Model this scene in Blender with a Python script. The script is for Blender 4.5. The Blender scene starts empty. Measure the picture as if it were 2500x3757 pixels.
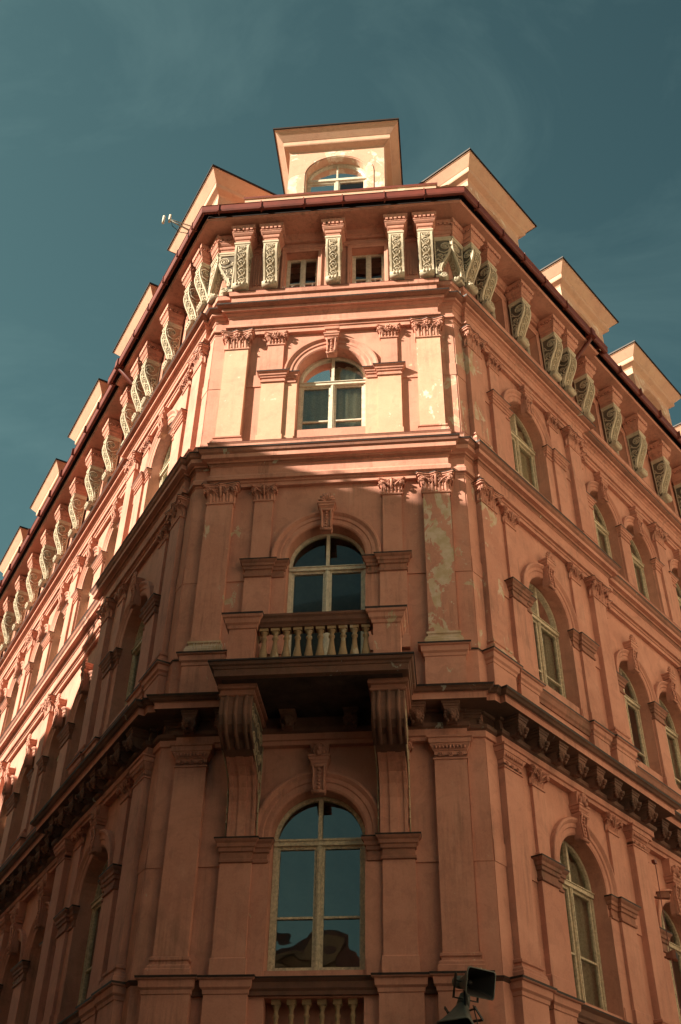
import bpy, bmesh, math, random
from mathutils import Matrix, Vector
random.seed(7)
S = bpy.context.scene
PI = math.pi
GZ = 1.6                                   # street level is 1.6 m under the camera
# ------------------------------------------------------------------ camera
cam = bpy.data.cameras.new('camera'); camo = bpy.data.objects.new('camera', cam); S.collection.objects.link(camo)
S.camera = camo
def camera_basis(pitch, yaw, roll):
    p, y, r = map(math.radians, (pitch, yaw, roll))
    f = Vector((math.sin(y)*math.cos(p), math.cos(y)*math.cos(p), math.sin(p)))
    right = Vector((math.cos(y), -math.sin(y), 0)); up = right.cross(f)
    return math.cos(r)*right+math.sin(r)*up, -math.sin(r)*right+math.cos(r)*up, f
cr, cu, cf = camera_basis(38.774, -6.439, 1.094)
camo.matrix_world = Matrix(((cr.x, cu.x, -cf.x, 1.956), (cr.y, cu.y, -cf.y, -15.21), (cr.z, cu.z, -cf.z, GZ), (0, 0, 0, 1)))
cam.sensor_fit = 'VERTICAL'; cam.sensor_height = 36.0; cam.sensor_width = 24.0
cam.lens = 3930.7/3757*36.0
cam.clip_end = 3000
# ------------------------------------------------------------------ sky, sun, exposure
SUN_EL, SUN_DIR = 29.0, Vector((-0.8387, -0.5446))
az = math.atan2(SUN_DIR.x, SUN_DIR.y)      # clockwise from +Y
world = bpy.data.worlds.new('World'); S.world = world; world.use_nodes = True
wn, wl = world.node_tree.nodes, world.node_tree.links
wn.clear()
wout = wn.new('ShaderNodeOutputWorld'); wbg = wn.new('ShaderNodeBackground')
sky = wn.new('ShaderNodeTexSky'); sky.sky_type = 'NISHITA'; sky.sun_disc = False
sky.sun_elevation = math.radians(SUN_EL); sky.sun_rotation = az
sky.altitude = 200; sky.air_density = 1.0; sky.dust_density = 3.0; sky.ozone_density = 1.0
tint = wn.new('ShaderNodeMix'); tint.data_type = 'RGBA'; tint.blend_type = 'MULTIPLY'
tint.inputs[0].default_value = 1.0; tint.inputs[7].default_value = (0.37, 0.55, 0.385, 1)
# thin high cloud
tc = wn.new('ShaderNodeTexCoord'); mp = wn.new('ShaderNodeMapping'); mp.inputs['Scale'].default_value = (1.6, 3.0, 3.5)
cn = wn.new('ShaderNodeTexNoise'); cn.inputs['Scale'].default_value = 1.7; cn.inputs['Detail'].default_value = 9; cn.inputs['Roughness'].default_value = 0.62
cn.inputs['Distortion'].default_value = 0.6
rp = wn.new('ShaderNodeMapRange'); rp.inputs[1].default_value = 0.45; rp.inputs[2].default_value = 0.9; rp.inputs[3].default_value = 0.0; rp.inputs[4].default_value = 0.26
cm = wn.new('ShaderNodeMix'); cm.data_type = 'RGBA'; cm.inputs[7].default_value = (2.2, 3.4, 3.2, 1)
wl.new(tc.outputs['Generated'], mp.inputs[0]); wl.new(mp.outputs[0], cn.inputs[0]); wl.new(cn.outputs[0], rp.inputs[0])
wl.new(sky.outputs[0], tint.inputs[6]); wl.new(tint.outputs[2], cm.inputs[6]); wl.new(rp.outputs[0], cm.inputs[0])
# a broad, very thin veil that thickens towards the west
dt = wn.new('ShaderNodeVectorMath'); dt.operation = 'DOT_PRODUCT'; dt.inputs[1].default_value = (-0.86, 0.42, -0.28); wl.new(tc.outputs['Generated'], dt.inputs[0])
vr = wn.new('ShaderNodeMapRange'); vr.inputs[1].default_value = -0.45; vr.inputs[2].default_value = 0.75; vr.inputs[3].default_value = 0.0; vr.inputs[4].default_value = 0.62; wl.new(dt.outputs['Value'], vr.inputs[0])
vm = wn.new('ShaderNodeMix'); vm.data_type = 'RGBA'; vm.blend_type = 'ADD'; vm.inputs[7].default_value = (0.75, 1.4, 1.35, 1); wl.new(vr.outputs[0], vm.inputs[0]); wl.new(cm.outputs[2], vm.inputs[6])
wl.new(vm.outputs[2], wbg.inputs[0]); wbg.inputs[1].default_value = 0.05
wl.new(wbg.outputs[0], wout.inputs[0])
sl = bpy.data.lights.new('sun', 'SUN'); sl.energy = 5.0; sl.angle = math.radians(0.5); sl.color = (1.0, 0.88, 0.70)
so = bpy.data.objects.new('sun', sl); S.collection.objects.link(so)
ce = math.cos(math.radians(SUN_EL)); d2 = SUN_DIR.normalized()
so.rotation_euler = Vector((d2.x*ce, d2.y*ce, math.sin(math.radians(SUN_EL)))).to_track_quat('Z', 'Y').to_euler()
so.location = (-30, -20, 40)
S.view_settings.view_transform = 'Standard'; S.view_settings.look = 'None'
S.view_settings.gamma = 1.0; S.view_settings.exposure = 1.42; S.view_settings.use_curve_mapping = False
S.render.engine = 'CYCLES'
S.cycles.max_bounces = 8; S.cycles.diffuse_bounces = 5; S.cycles.transparent_max_bounces = 8
S.cycles.use_denoising = True

# ------------------------------------------------------------------ materials
def new_mat(name):
    m = bpy.data.materials.new(name); m.use_nodes = True
    n, l = m.node_tree.nodes, m.node_tree.links
    n.clear(); out = n.new('ShaderNodeOutputMaterial'); b = n.new('ShaderNodeBsdfPrincipled'); l.new(b.outputs[0], out.inputs[0])
    return m, n, l, b
def mixc(n, l, fac, a, b, mode='MIX'):
    x = n.new('ShaderNodeMix'); x.data_type = 'RGBA'; x.blend_type = mode
    for s, v in ((0, fac), (6, a), (7, b)):
        if hasattr(v, 'links'): l.new(v, x.inputs[s])
        else: x.inputs[s].default_value = v if s == 0 else (*v, 1)
    return x.outputs[2]
def noise(n, l, vec, scale, detail=4, rough=0.6, dist=0.0):
    t = n.new('ShaderNodeTexNoise'); t.inputs['Scale'].default_value = scale; t.inputs['Detail'].default_value = detail
    t.inputs['Roughness'].default_value = rough; t.inputs['Distortion'].default_value = dist
    l.new(vec, t.inputs['Vector']); return t.outputs[0]
def rng(n, l, v, a, b, c=0.0, d=1.0):
    r = n.new('ShaderNodeMapRange'); l.new(v, r.inputs[0])
    for i, x in enumerate((a, b, c, d)):
        if hasattr(x, 'links'): l.new(x, r.inputs[i+1])
        else: r.inputs[i+1].default_value = x
    return r.outputs[0]
def mth(n, l, op, a, b=0.0):
    m = n.new('ShaderNodeMath'); m.operation = op
    for i, x in enumerate((a, b)):
        if hasattr(x, 'links'): l.new(x, m.inputs[i])
        else: m.inputs[i].default_value = x
    return m.outputs[0]
def scaled(n, l, v, s):
    m = n.new('ShaderNodeMapping'); m.inputs['Scale'].default_value = s; l.new(v, m.inputs[0]); return m.outputs[0]

def stucco(name, c1, c2, peel_c=(0.46, 0.345, 0.22), grime=0.5, peel_base=0.0, rough=0.88):
    m, n, l, b = new_mat(name)
    g = n.new('ShaderNodeNewGeometry'); P = g.outputs['Position']
    col = mixc(n, l, rng(n, l, noise(n, l, P, 0.9, 5, 0.6, 0.4), 0.35, 0.68), c1, c2)
    # fine speckle and patched repainting
    col = mixc(n, l, rng(n, l, noise(n, l, P, 38, 3, 0.6), 0.3, 0.75, 0.0, 0.22), col, (c1[0]*1.35, c1[1]*1.5, c1[2]*1.55))
    col = mixc(n, l, rng(n, l, noise(n, l, P, 3.1, 6, 0.65, 0.8), 0.52, 0.60, 0.0, 0.25), col, (c2[0]*0.72, c2[1]*0.74, c2[2]*0.8))
    # rain streaks
    st = noise(n, l, scaled(n, l, P, (7, 7, 0.45)), 1.6, 5, 0.7)
    sm = mth(n, l, 'MULTIPLY', rng(n, l, st, 0.48, 0.74, 0.0, grime*1.25), rng(n, l, noise(n, l, P, 0.7, 4, 0.6, 0.6), 0.44, 0.64))
    col = mixc(n, l, sm, col, (0.10, 0.062, 0.04))
    lt = noise(n, l, scaled(n, l, P, (3.0, 3.0, 0.8)), 1.9, 7, 0.72, 0.3)
    col = mixc(n, l, rng(n, l, lt, 0.56, 0.72, 0.0, 0.30), col, (c1[0]*1.15, c1[1]*1.45, c1[2]*1.5))
    # soot under weather
    gm = noise(n, l, P, 0.55, 7, 0.7, 1.0)
    col = mixc(n, l, rng(n, l, gm, 0.55, 0.78, 0.0, grime), col, (0.13, 0.08, 0.05))
    # flaked paint: amount carried by each piece
    at = n.new('ShaderNodeAttribute'); at.attribute_type = 'OBJECT'; at.attribute_name = 'peel'
    pn = noise(n, l, scaled(n, l, P, (1.0, 1.0, 0.55)), 2.6, 9, 0.66, 0.5)
    thr = mth(n, l, 'SUBTRACT', 0.735-peel_base, at.outputs['Fac'])
    pm = rng(n, l, mth(n, l, 'SUBTRACT', pn, thr), 0.0, 0.012)
    fp = rng(n, l, mth(n, l, 'SUBTRACT', noise(n, l, P, 11.0, 6, 0.7, 0.3), mth(n, l, 'SUBTRACT', 0.74, mth(n, l, 'MULTIPLY', at.outputs['Fac'], 0.55))), 0.0, 0.01)
    pm = mth(n, l, 'MAXIMUM', pm, fp)
    pc = mixc(n, l, rng(n, l, noise(n, l, P, 5.5, 5, 0.6), 0.4, 0.62), peel_c, (peel_c[0]*1.25, peel_c[1]*1.3, peel_c[2]*1.6))
    col = mixc(n, l, pm, col, pc)
    l.new(col, b.inputs['Base Color']); b.inputs['Roughness'].default_value = rough
    bp = n.new('ShaderNodeBump'); bp.inputs['Strength'].default_value = 0.5; bp.inputs['Distance'].default_value = 0.012
    h = mth(n, l, 'ADD', mth(n, l, 'MULTIPLY', noise(n, l, P, 60, 4, 0.7), 0.35), mth(n, l, 'MULTIPLY', noise(n, l, P, 4.0, 4, 0.5), 0.5))
    h = mth(n, l, 'SUBTRACT', h, mth(n, l, 'MULTIPLY', pm, 0.35))
    l.new(h, bp.inputs['Height']); l.new(bp.outputs[0], b.inputs['Normal'])
    return m
def plain(name, c, rough=0.6, metal=0.0, var=0.25, scale=6.0, bump=0.0, spec=0.5):
    m, n, l, b = new_mat(name)
    g = n.new('ShaderNodeNewGeometry'); P = g.outputs['Position']
    col = mixc(n, l, rng(n, l, noise(n, l, P, scale, 6, 0.65, 0.5), 0.3, 0.7), [x*(1-var) for x in c], [min(1, x*(1+var)) for x in c])
    l.new(col, b.inputs['Base Color']); b.inputs['Roughness'].default_value = rough; b.inputs['Metallic'].default_value = metal
    b.inputs['Specular IOR Level'].default_value = spec
    if bump:
        bp = n.new('ShaderNodeBump'); bp.inputs['Strength'].default_value = bump; bp.inputs['Distance'].default_value = 0.01
        l.new(noise(n, l, P, scale*8, 4, 0.7), bp.inputs['Height']); l.new(bp.outputs[0], b.inputs['Normal'])
    return m
SALM1, SALM2 = (0.55, 0.262, 0.19), (0.43, 0.185, 0.13)
M = {}
M['wall'] = stucco('salmon_stucco', SALM1, SALM2)
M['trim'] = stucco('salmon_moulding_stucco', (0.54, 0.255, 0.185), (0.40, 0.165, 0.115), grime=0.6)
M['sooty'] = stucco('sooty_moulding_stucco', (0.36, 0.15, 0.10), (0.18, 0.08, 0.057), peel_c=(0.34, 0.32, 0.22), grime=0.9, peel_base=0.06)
M['pale'] = stucco('pale_stucco', (0.60, 0.37, 0.25), (0.56, 0.29, 0.195), peel_c=(0.62, 0.52, 0.36), grime=0.15, peel_base=0.05)
M['dormer'] = stucco('dormer_render', (0.58, 0.36, 0.25), (0.55, 0.305, 0.215), peel_c=(0.60, 0.47, 0.32), grime=0.12, peel_base=0.12)
M['cream'] = stucco('cream_carved_plaster', (0.55, 0.455, 0.335), (0.45, 0.37, 0.27), peel_c=(0.5, 0.33, 0.22), grime=0.3)
M['pinkfield'] = stucco('pink_sunk_field', (0.38, 0.23, 0.15), (0.30, 0.18, 0.12), peel_c=(0.4, 0.3, 0.2), grime=0.3)  # bracket flank ground, brighter lighting of the left wing put into the colour
M['soot'] = plain('sooty_underside', (0.05, 0.03, 0.024), 0.9, 0, 0.6, 3)  # dark tone stands in for the shade under the balcony
M['field'] = stucco('dark_sunk_field', (0.13, 0.10, 0.07), (0.085, 0.07, 0.055), peel_c=(0.2, 0.17, 0.12), grime=0.4)  # same flank ground, shade of right wing and chamfer put into the colour
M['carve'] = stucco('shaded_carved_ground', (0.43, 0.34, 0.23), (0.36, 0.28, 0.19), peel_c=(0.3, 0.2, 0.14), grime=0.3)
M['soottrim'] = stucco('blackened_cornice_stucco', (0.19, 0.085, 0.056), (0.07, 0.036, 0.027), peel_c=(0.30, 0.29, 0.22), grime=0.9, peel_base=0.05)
M['baluster'] = stucco('weathered_ochre_stone', (0.40, 0.27, 0.15), (0.26, 0.17, 0.10), peel_c=(0.42, 0.34, 0.22), grime=0.6, peel_base=0.05)
M['flash'] = plain('dark_sheet_flashing', (0.022, 0.011, 0.009), 0.6, 0.1)  # sheet flashing; also colours the shadow gap behind the gutter
M['redmetal'] = plain('red_painted_sheet_metal', (0.15, 0.03, 0.02), 0.5, 0.0, 0.2, 3.0)
M['white'] = plain('white_window_paint', (0.58, 0.52, 0.41), 0.5, 0, 0.25, 12, 0.2)
M['oldwood'] = plain('weathered_cream_paint', (0.52, 0.44, 0.31), 0.6, 0, 0.4, 22, 0.4)
M['curtain'] = plain('net_curtain', (0.55, 0.49, 0.39), 0.9, 0, 0.35, 30)
M['lace'] = plain('lace_curtain', (0.80, 0.68, 0.50), 0.9, 0, 0.3, 34)
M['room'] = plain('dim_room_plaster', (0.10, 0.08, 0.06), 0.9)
M['tile'] = plain('clay_roof_tile', (0.28, 0.09, 0.05), 0.8, 0, 0.4, 9, 0.6)
M['horn'] = plain('grey_green_horn_paint', (0.10, 0.115, 0.10), 0.5, 0.1, 0.25, 14)
M['black'] = plain('black_metal', (0.015, 0.013, 0.012), 0.55)
M['galv'] = plain('galvanised_steel', (0.55, 0.52, 0.45), 0.4, 0.6, 0.15, 20)
M['asphalt'] = plain('granite_setts', (0.10, 0.09, 0.08), 0.9, 0, 0.3, 4, 0.8)
M['paving'] = plain('granite_paving', (0.16, 0.145, 0.13), 0.85, 0, 0.35, 7, 0.5)
M['kerb'] = plain('granite_kerb', (0.28, 0.27, 0.25), 0.8)
M['opp_a'] = stucco('ochre_stucco_opposite', (0.66, 0.48, 0.30), (0.60, 0.42, 0.25), grime=0.1)
M['opp_b'] = stucco('cream_stucco_opposite', (0.88, 0.72, 0.54), (0.86, 0.69, 0.51), grime=0.03)
M['opp_c'] = stucco('brown_stucco_opposite', (0.40, 0.28, 0.18), (0.34, 0.24, 0.15), grime=0.2)
def glass_mat(name, k):
    m = bpy.data.materials.new(name); m.use_nodes = True
    n, l = m.node_tree.nodes, m.node_tree.links; n.clear()
    out = n.new('ShaderNodeOutputMaterial'); mix = n.new('ShaderNodeMixShader'); tr = n.new('ShaderNodeBsdfTransparent'); gl = n.new('ShaderNodeBsdfGlossy')
    tr.inputs[0].default_value = (0.62, 0.66, 0.62, 1); gl.inputs[0].default_value = (1, 1, 1, 1); gl.inputs['Roughness'].default_value = 0.015
    fr = n.new('ShaderNodeFresnel'); fr.inputs[0].default_value = 1.75
    g = n.new('ShaderNodeNewGeometry')
    bp = n.new('ShaderNodeBump'); bp.inputs['Strength'].default_value = 0.22; bp.inputs['Distance'].default_value = 0.05
    l.new(noise(n, l, g.outputs['Position'], 1.3, 2, 0.5), bp.inputs['Height']); l.new(bp.outputs[0], gl.inputs['Normal'])
    f2 = mth(n, l, 'MINIMUM', mth(n, l, 'MULTIPLY', fr.outputs[0], k), 0.9)
    l.new(f2, mix.inputs[0]); l.new(tr.outputs[0], mix.inputs[1]); l.new(gl.outputs[0], mix.inputs[2]); l.new(mix.outputs[0], out.inputs[0])
    return m
M['glass'] = glass_mat('window_glass', 1.35)
M['darkglass'] = glass_mat('dark_window_glass', 0.07)
M['midglass'] = glass_mat('old_window_glass', 1.7)

# ------------------------------------------------------------------ mesh builder. local axes: x along the wall, o out of the wall, z up
class MB:
    def __init__(s): s.v, s.f, s.m, s.sm = [], [], [], []
    def pt(s, x, o, z): s.v.append((x, -o, z)); return len(s.v)-1
    def face(s, idx, mi=0, smooth=False): s.f.append(idx); s.m.append(mi); s.sm.append(smooth)
    def box(s, x0, x1, o0, o1, z0, z1, mi=0):
        a = [s.pt(x, o, z) for z in (z0, z1) for o in (o0, o1) for x in (x0, x1)]
        for q in ((0,1,3,2),(4,6,7,5),(0,4,5,1),(2,3,7,6),(0,2,6,4),(1,5,7,3)): s.face([a[i] for i in q], mi)
    def loft(s, rings, mi=0, cap=True, smooth=False, closed=True, mis=None):
        R = [[s.pt(*p) for p in r] for r in rings]; k = len(R[0])
        for i in range(len(R)-1):
            for j in range(k if closed else k-1):
                jj = (j+1) % k
                s.face([R[i][j], R[i][jj], R[i+1][jj], R[i+1][j]], mis[i] if mis else mi, smooth)
        if cap: s.face(R[0][::-1], mi); s.face(R[-1], mis[-1] if mis else mi)
    def mold(s, x0, x1, ob, prof, back=0.0, mi=0, mis=None):
        s.loft([[(x0-d, back, z), (x0-d, ob+d, z), (x1+d, ob+d, z), (x1+d, back, z)] for d, z in prof], mi, mis=mis)
    def prism(s, poly, x0, x1, mi=0, side=None):          # poly in (o,z)
        a = [s.pt(x0, o, z) for o, z in poly]; b = [s.pt(x1, o, z) for o, z in poly]; k = len(poly)
        for j in range(k): s.face([a[j], a[(j+1) % k], b[(j+1) % k], b[j]], mi)
        s.face(a[::-1], mi if side is None else side); s.face(b, mi if side is None else side)
    def plate(s, poly, o0, o1, mi=0):                      # poly in (x,z)
        a = [s.pt(x, o0, z) for x, z in poly]; b = [s.pt(x, o1, z) for x, z in poly]; k = len(poly)
        for j in range(k): s.face([a[j], a[(j+1) % k], b[(j+1) % k], b[j]], mi)
        s.face(a[::-1], mi); s.face(b, mi)
    def tube(s, pts, r, k=5, mi=0, taper=None):
        P = [Vector(p) for p in pts]; n = len(P); rings = []
        for i, p in enumerate(P):
            t = (P[min(i+1, n-1)]-P[max(i-1, 0)])
            t = t.normalized() if t.length > 1e-9 else Vector((0, 0, 1))
            a = t.cross(Vector((0, 0, 1)) if abs(t.z) < 0.9 else Vector((1, 0, 0))).normalized(); b = t.cross(a)
            rr = r*(taper[i] if taper else 1)
            rings.append([tuple(p+rr*(math.cos(2*PI*j/k)*a+math.sin(2*PI*j/k)*b)) for j in range(k)])
        s.loft(rings, mi, smooth=True)
    def ball(s, c, rx, ro, rz, mi=0, k=7, h=4):
        rings = []
        for i in range(h+1):
            t = -PI/2+PI*(i+0.0)/h; cc = max(math.cos(t), 0.02)
            rings.append([(c[0]+rx*cc*math.cos(2*PI*j/k), c[1]+ro*cc*math.sin(2*PI*j/k), c[2]+rz*math.sin(t)) for j in range(k)])
        s.loft(rings, mi, smooth=True)
    def lathe(s, prof, c=(0, 0, 0), k=12, mi=0):
        s.loft([[(c[0]+r*math.cos(2*PI*j/k), c[1]+r*math.sin(2*PI*j/k), c[2]+z) for j in range(k)] for r, z in prof], mi, smooth=True)
    def mesh(s, name, mats):
        me = bpy.data.meshes.new(name); me.from_pydata(s.v, [], s.f)
        for i, p in enumerate(me.polygons): p.material_index = s.m[i]; p.use_smooth = s.sm[i]
        bm = bmesh.new(); bm.from_mesh(me); bmesh.ops.recalc_face_normals(bm, faces=bm.faces); bm.to_mesh(me); bm.free()
        for m in mats: me.materials.append(M[m])
        return me
CACHE = {}
def cached(key, fn, name, mats):
    if key not in CACHE:
        b = MB(); fn(b); CACHE[key] = b.mesh(name, mats)
    return CACHE[key]

def link(o, parent=None):
    S.collection.objects.link(o)
    if parent: o.parent = parent
    return o
def thing(name, label, cat, loc=(0, 0, 0), group=None):
    o = bpy.data.objects.new(name, None); link(o); o.location = loc; o['label'] = label; o['category'] = cat
    if group: o['group'] = group
    return o
def struct(o): o['kind'] = 'structure'; return o

BLD = thing('corner_building', 'salmon stucco corner apartment building with arched windows, balcony and carved eaves brackets', 'building')

# facade frames: chamfered corner C and the two wings R and L
CX, ANG = 2.54, math.radians(55)
def place(side, u, o=0.0, z=0.0):
    if side == 'C': return Vector((u, -o, z+GZ)), 0.0
    if side == 'R':
        t = (math.cos(ANG), math.sin(ANG)); n = (math.sin(ANG), -math.cos(ANG))
        return Vector((CX+t[0]*u+n[0]*o, t[1]*u+n[1]*o, z+GZ)), ANG
    t = (-math.cos(ANG), math.sin(ANG)); n = (-math.sin(ANG), -math.cos(ANG))
    return Vector((-CX+t[0]*u+n[0]*o, t[1]*u+n[1]*o, z+GZ)), -ANG
def part(name, me, side, u, z=0.0, o=0.0, parent=None, peel=None, rot=0.0, kind=None, label=None):
    ob = bpy.data.objects.new(name, me)
    link(ob, parent or BLD)
    if parent is None:
        loc, a = place(side, u, o, z); ob.location = loc; ob.rotation_euler = (0, 0, a+rot)
    if peel is not None: ob['peel'] = float(peel)
    if kind: ob['kind'] = kind
    if label: ob['label'] = label
    return ob

# ------------------------------------------------------------------ street
def flat(name, pts, z, m, thick=None):
    me = bpy.data.meshes.new(name); bm = bmesh.new()
    f = bm.faces.new([bm.verts.new((x, y, z)) for x, y in pts])
    if thick:
        r = bmesh.ops.extrude_face_region(bm, geom=[f]); bmesh.ops.translate(bm, vec=(0, 0, -thick), verts=[v for v in r['geom'] if isinstance(v, bmesh.types.BMVert)])
    bmesh.ops.recalc_face_normals(bm, faces=bm.faces); bm.to_mesh(me); bm.free(); me.materials.append(M[m])
    return struct(link(bpy.data.objects.new(name, me)))
flat('ground', [(-600, -600), (600, -600), (600, 600), (-600, 600)], -0.02, 'paving')
flat('road', [(-90, -90), (90, -90), (90, 90), (-90, 90)], 0.0, 'asphalt')
def w2(side, u, o): p, a = place(side, u, o, 0); return (p.x, p.y)
flat('pavement', [w2('L', 60, 2.6), w2('L', -1.25, 2.6), w2('R', -1.25, 2.6), w2('R', 60, 2.6), w2('R', 60, -3), (0, 3), w2('L', 60, -3)], 0.12, 'paving', 0.13)

# ------------------------------------------------------------------ heights (over camera height) and plan of the facade
PAV = 2.56                    # centre of each wing's end bay
BIG = 2.005                   # big pilaster offset from bay centre
REC = 0.20                    # set-back of the wings beyond the end bay
UP = 5.03                     # end of the projecting end bay
LW = dict(pc=7.18, per=4.33, h=0.96, n=4, pil=9.35)
RW = dict(pc=7.07, per=4.10, h=0.87, n=3, pil=9.10)
FL = {1: dict(sill=4.28, spr=6.19, b=4.18, base=4.455, neck=7.30, cap=7.63, it=6.12, ib=5.76, z0=4.05, z1=8.2, key=(6.80, 7.60)),
      2: dict(sill=9.55, spr=11.30, b=9.30, base=9.56, neck=12.56, cap=12.95, it=11.20, ib=10.85, z0=8.2, z1=13.7, key=(11.80, 12.62)),
      3: dict(sill=14.42, spr=15.99, b=14.0, base=14.235, neck=16.745, cap=17.20, it=15.97, ib=15.70, z0=13.7, z1=18.2, key=(16.42, 17.17))}
ROWS = 'C', 'R', 'L'
def bays(side):
    """(centre, half opening, recess, first edge, last edge) of every window bay"""
    if side == 'C': return [(0.0, 0.70, 0.0, -CX, CX)]
    w = RW if side == 'R' else LW
    r = [(PAV, 0.70, 0.0, 0.0, UP)]
    for k in range(w['n']):
        pc = w['pc']+k*w['per']; a = UP if k == 0 else w['pil']+(k-1)*w['per']; b = w['pil']+k*w['per']
        r += [(pc-w['h'], 0.63, -REC, a, pc), (pc+w['h'], 0.63, -REC, pc, b)]
    return r
def sgn(side): return -1 if side == 'L' else 1

# ------------------------------------------------------------------ walls with real openings
NA = 20
def arch_pts(hw, zs, n=NA): return [(-hw*math.cos(PI*i/n), zs+hw*math.sin(PI*i/n)) for i in range(n+1)]
def wall_panel(b, x0, x1, z0, z1, hw=None, sill=None, spr=None, depth=0.34, cx=0.0, top=None):
    def q(pts, mi=0): b.face([b.pt(*p) for p in pts], mi)
    if hw is None:
        q([(x0, 0, z0), (x1, 0, z0), (x1, 0, z1), (x0, 0, z1)]); return
    q([(x0, 0, z0), (cx-hw, 0, z0), (cx-hw, 0, z1), (x0, 0, z1)]); q([(cx+hw, 0, z0), (x1, 0, z0), (x1, 0, z1), (cx+hw, 0, z1)])
    q([(cx-hw, 0, z0), (cx+hw, 0, z0), (cx+hw, 0, sill), (cx-hw, 0, sill)])
    ap = [(cx+x, z) for x, z in arch_pts(hw, spr)] if top is None else [(cx-hw, top), (cx+hw, top)]
    for (xa, za), (xb, zb) in zip(ap, ap[1:]):
        q([(xa, 0, za), (xb, 0, zb), (xb, 0, z1), (xa, 0, z1)]); q([(xa, 0, za), (xa, -depth, za), (xb, -depth, zb), (xb, 0, zb)])
    for x in (cx-hw, cx+hw): q([(x, 0, sill), (x, 0, ap[0][1]), (x, -depth, ap[0][1]), (x, -depth, sill)])
    q([(cx-hw, 0, sill), (cx+hw, 0, sill), (cx+hw, -depth, sill), (cx-hw, -depth, sill)])
for side in ROWS:
    for (c, hw, rec, a, bb) in bays(side):
        l0, l1 = (a-c, bb-c) if side != 'L' else (c-bb, c-a)
        for k, F in FL.items():
            sill = F['sill'] if not (side == 'C' and k == 2) else 8.34
            me = cached(('wall', side, k, round(l0, 2), round(l1, 2)), lambda b: wall_panel(b, l0, l1, F['z0'], F['z1'], hw, sill, F['spr']), 'wall', ['wall'])
            part('wall', me, side, c, 0, rec, peel=0.11 if (side == 'C' and k == 2) else (0.06 if side == 'C' and k == 3 else 0.0))
        # plinth storey and its niche for the dwarf balustrade
        me = cached(('dado', side, round(l0, 2), round(l1, 2)), lambda b: wall_panel(b, l0, l1, 2.9, 4.05, hw-0.02, 3.05, None, 0.3, top=3.93), 'wall', ['wall'])
        part('wall', me, side, c, 0, rec)
        def gf(b):
            wall_panel(b, l0, l1, -1.6, 2.9, min(hw+0.35, (l1-l0)/2-0.25), -0.9, None, 0.35, top=1.7)
            z = -1.5
            while z < 2.7:                                   # rusticated courses
                w_ = min(hw+0.35, (l1-l0)/2-0.25)+0.02
                for xa, xb in ((l0+0.01, -w_), (w_, l1-0.01)): b.box(xa, xb, 0, 0.05, z, z+0.36)
                z += 0.4
        part('wall', cached(('gf', side, round(l0, 2), round(l1, 2)), gf, 'wall', ['wall']), side, c, 0, rec)
        # attic storey
        if side == 'C' or rec == 0: cs = (-0.75, 0.75)
        else: cs = (0.12 if (c < bb and abs(bb-c-(RW if side == 'R' else LW)['h']) < 0.01) else -0.12,); cs = (cs[0]*sgn(side),)
        edges = [l0, 0, l1] if len(cs) == 2 else [l0, l1]
        for i, cxx in enumerate(cs):
            me = cached(('attic', side, round(edges[i], 2), round(edges[i+1], 2), cxx), lambda b: wall_panel(b, edges[i], edges[i+1], 18.2, 20.62, 0.37, 18.60, None, 0.3, cx=cxx, top=19.99), 'wall', ['wall'])
            part('wall', me, side, c, 0, rec*0.6)
# returns where the wings step back
for side in 'RL':
    me = cached(('ret', side), lambda b: b.box(-0.02, 0.0, -0.21, -0.001, -1.6, 20.6), 'wall_return', ['wall'])
    part('wall_return', me, side, UP+(0.0 if side == 'R' else -0.02)+(0 if side == 'R' else 0.0), 0, 0)
    n = (RW if side == 'R' else LW); uend = n['pil']+(n['n']-1)*n['per']
    b = MB(); b.box(-0.3, 0, -14, -REC-0.001, -1.6, 20.8); part('end_wall', b.mesh('end_wall', ['wall']), side, uend+(0 if side == 'R' else -0.3)*0, 0, 0)
# rooms behind: back walls and floor slabs
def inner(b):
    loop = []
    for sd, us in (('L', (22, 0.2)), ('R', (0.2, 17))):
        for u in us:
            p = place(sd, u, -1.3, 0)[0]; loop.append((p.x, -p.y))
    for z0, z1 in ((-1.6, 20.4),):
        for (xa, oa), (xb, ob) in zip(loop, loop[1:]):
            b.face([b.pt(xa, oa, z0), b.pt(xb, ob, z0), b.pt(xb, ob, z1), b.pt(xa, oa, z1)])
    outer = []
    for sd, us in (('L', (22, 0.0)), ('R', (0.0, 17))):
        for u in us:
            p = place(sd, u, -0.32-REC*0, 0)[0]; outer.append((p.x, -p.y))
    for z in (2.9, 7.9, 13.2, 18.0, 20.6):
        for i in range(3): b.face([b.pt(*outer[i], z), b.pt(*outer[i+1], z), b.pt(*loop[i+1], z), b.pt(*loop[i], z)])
b = MB(); inner(b); ob = part('inner_wall', b.mesh('inner_wall', ['room']), 'C', 0)

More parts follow.
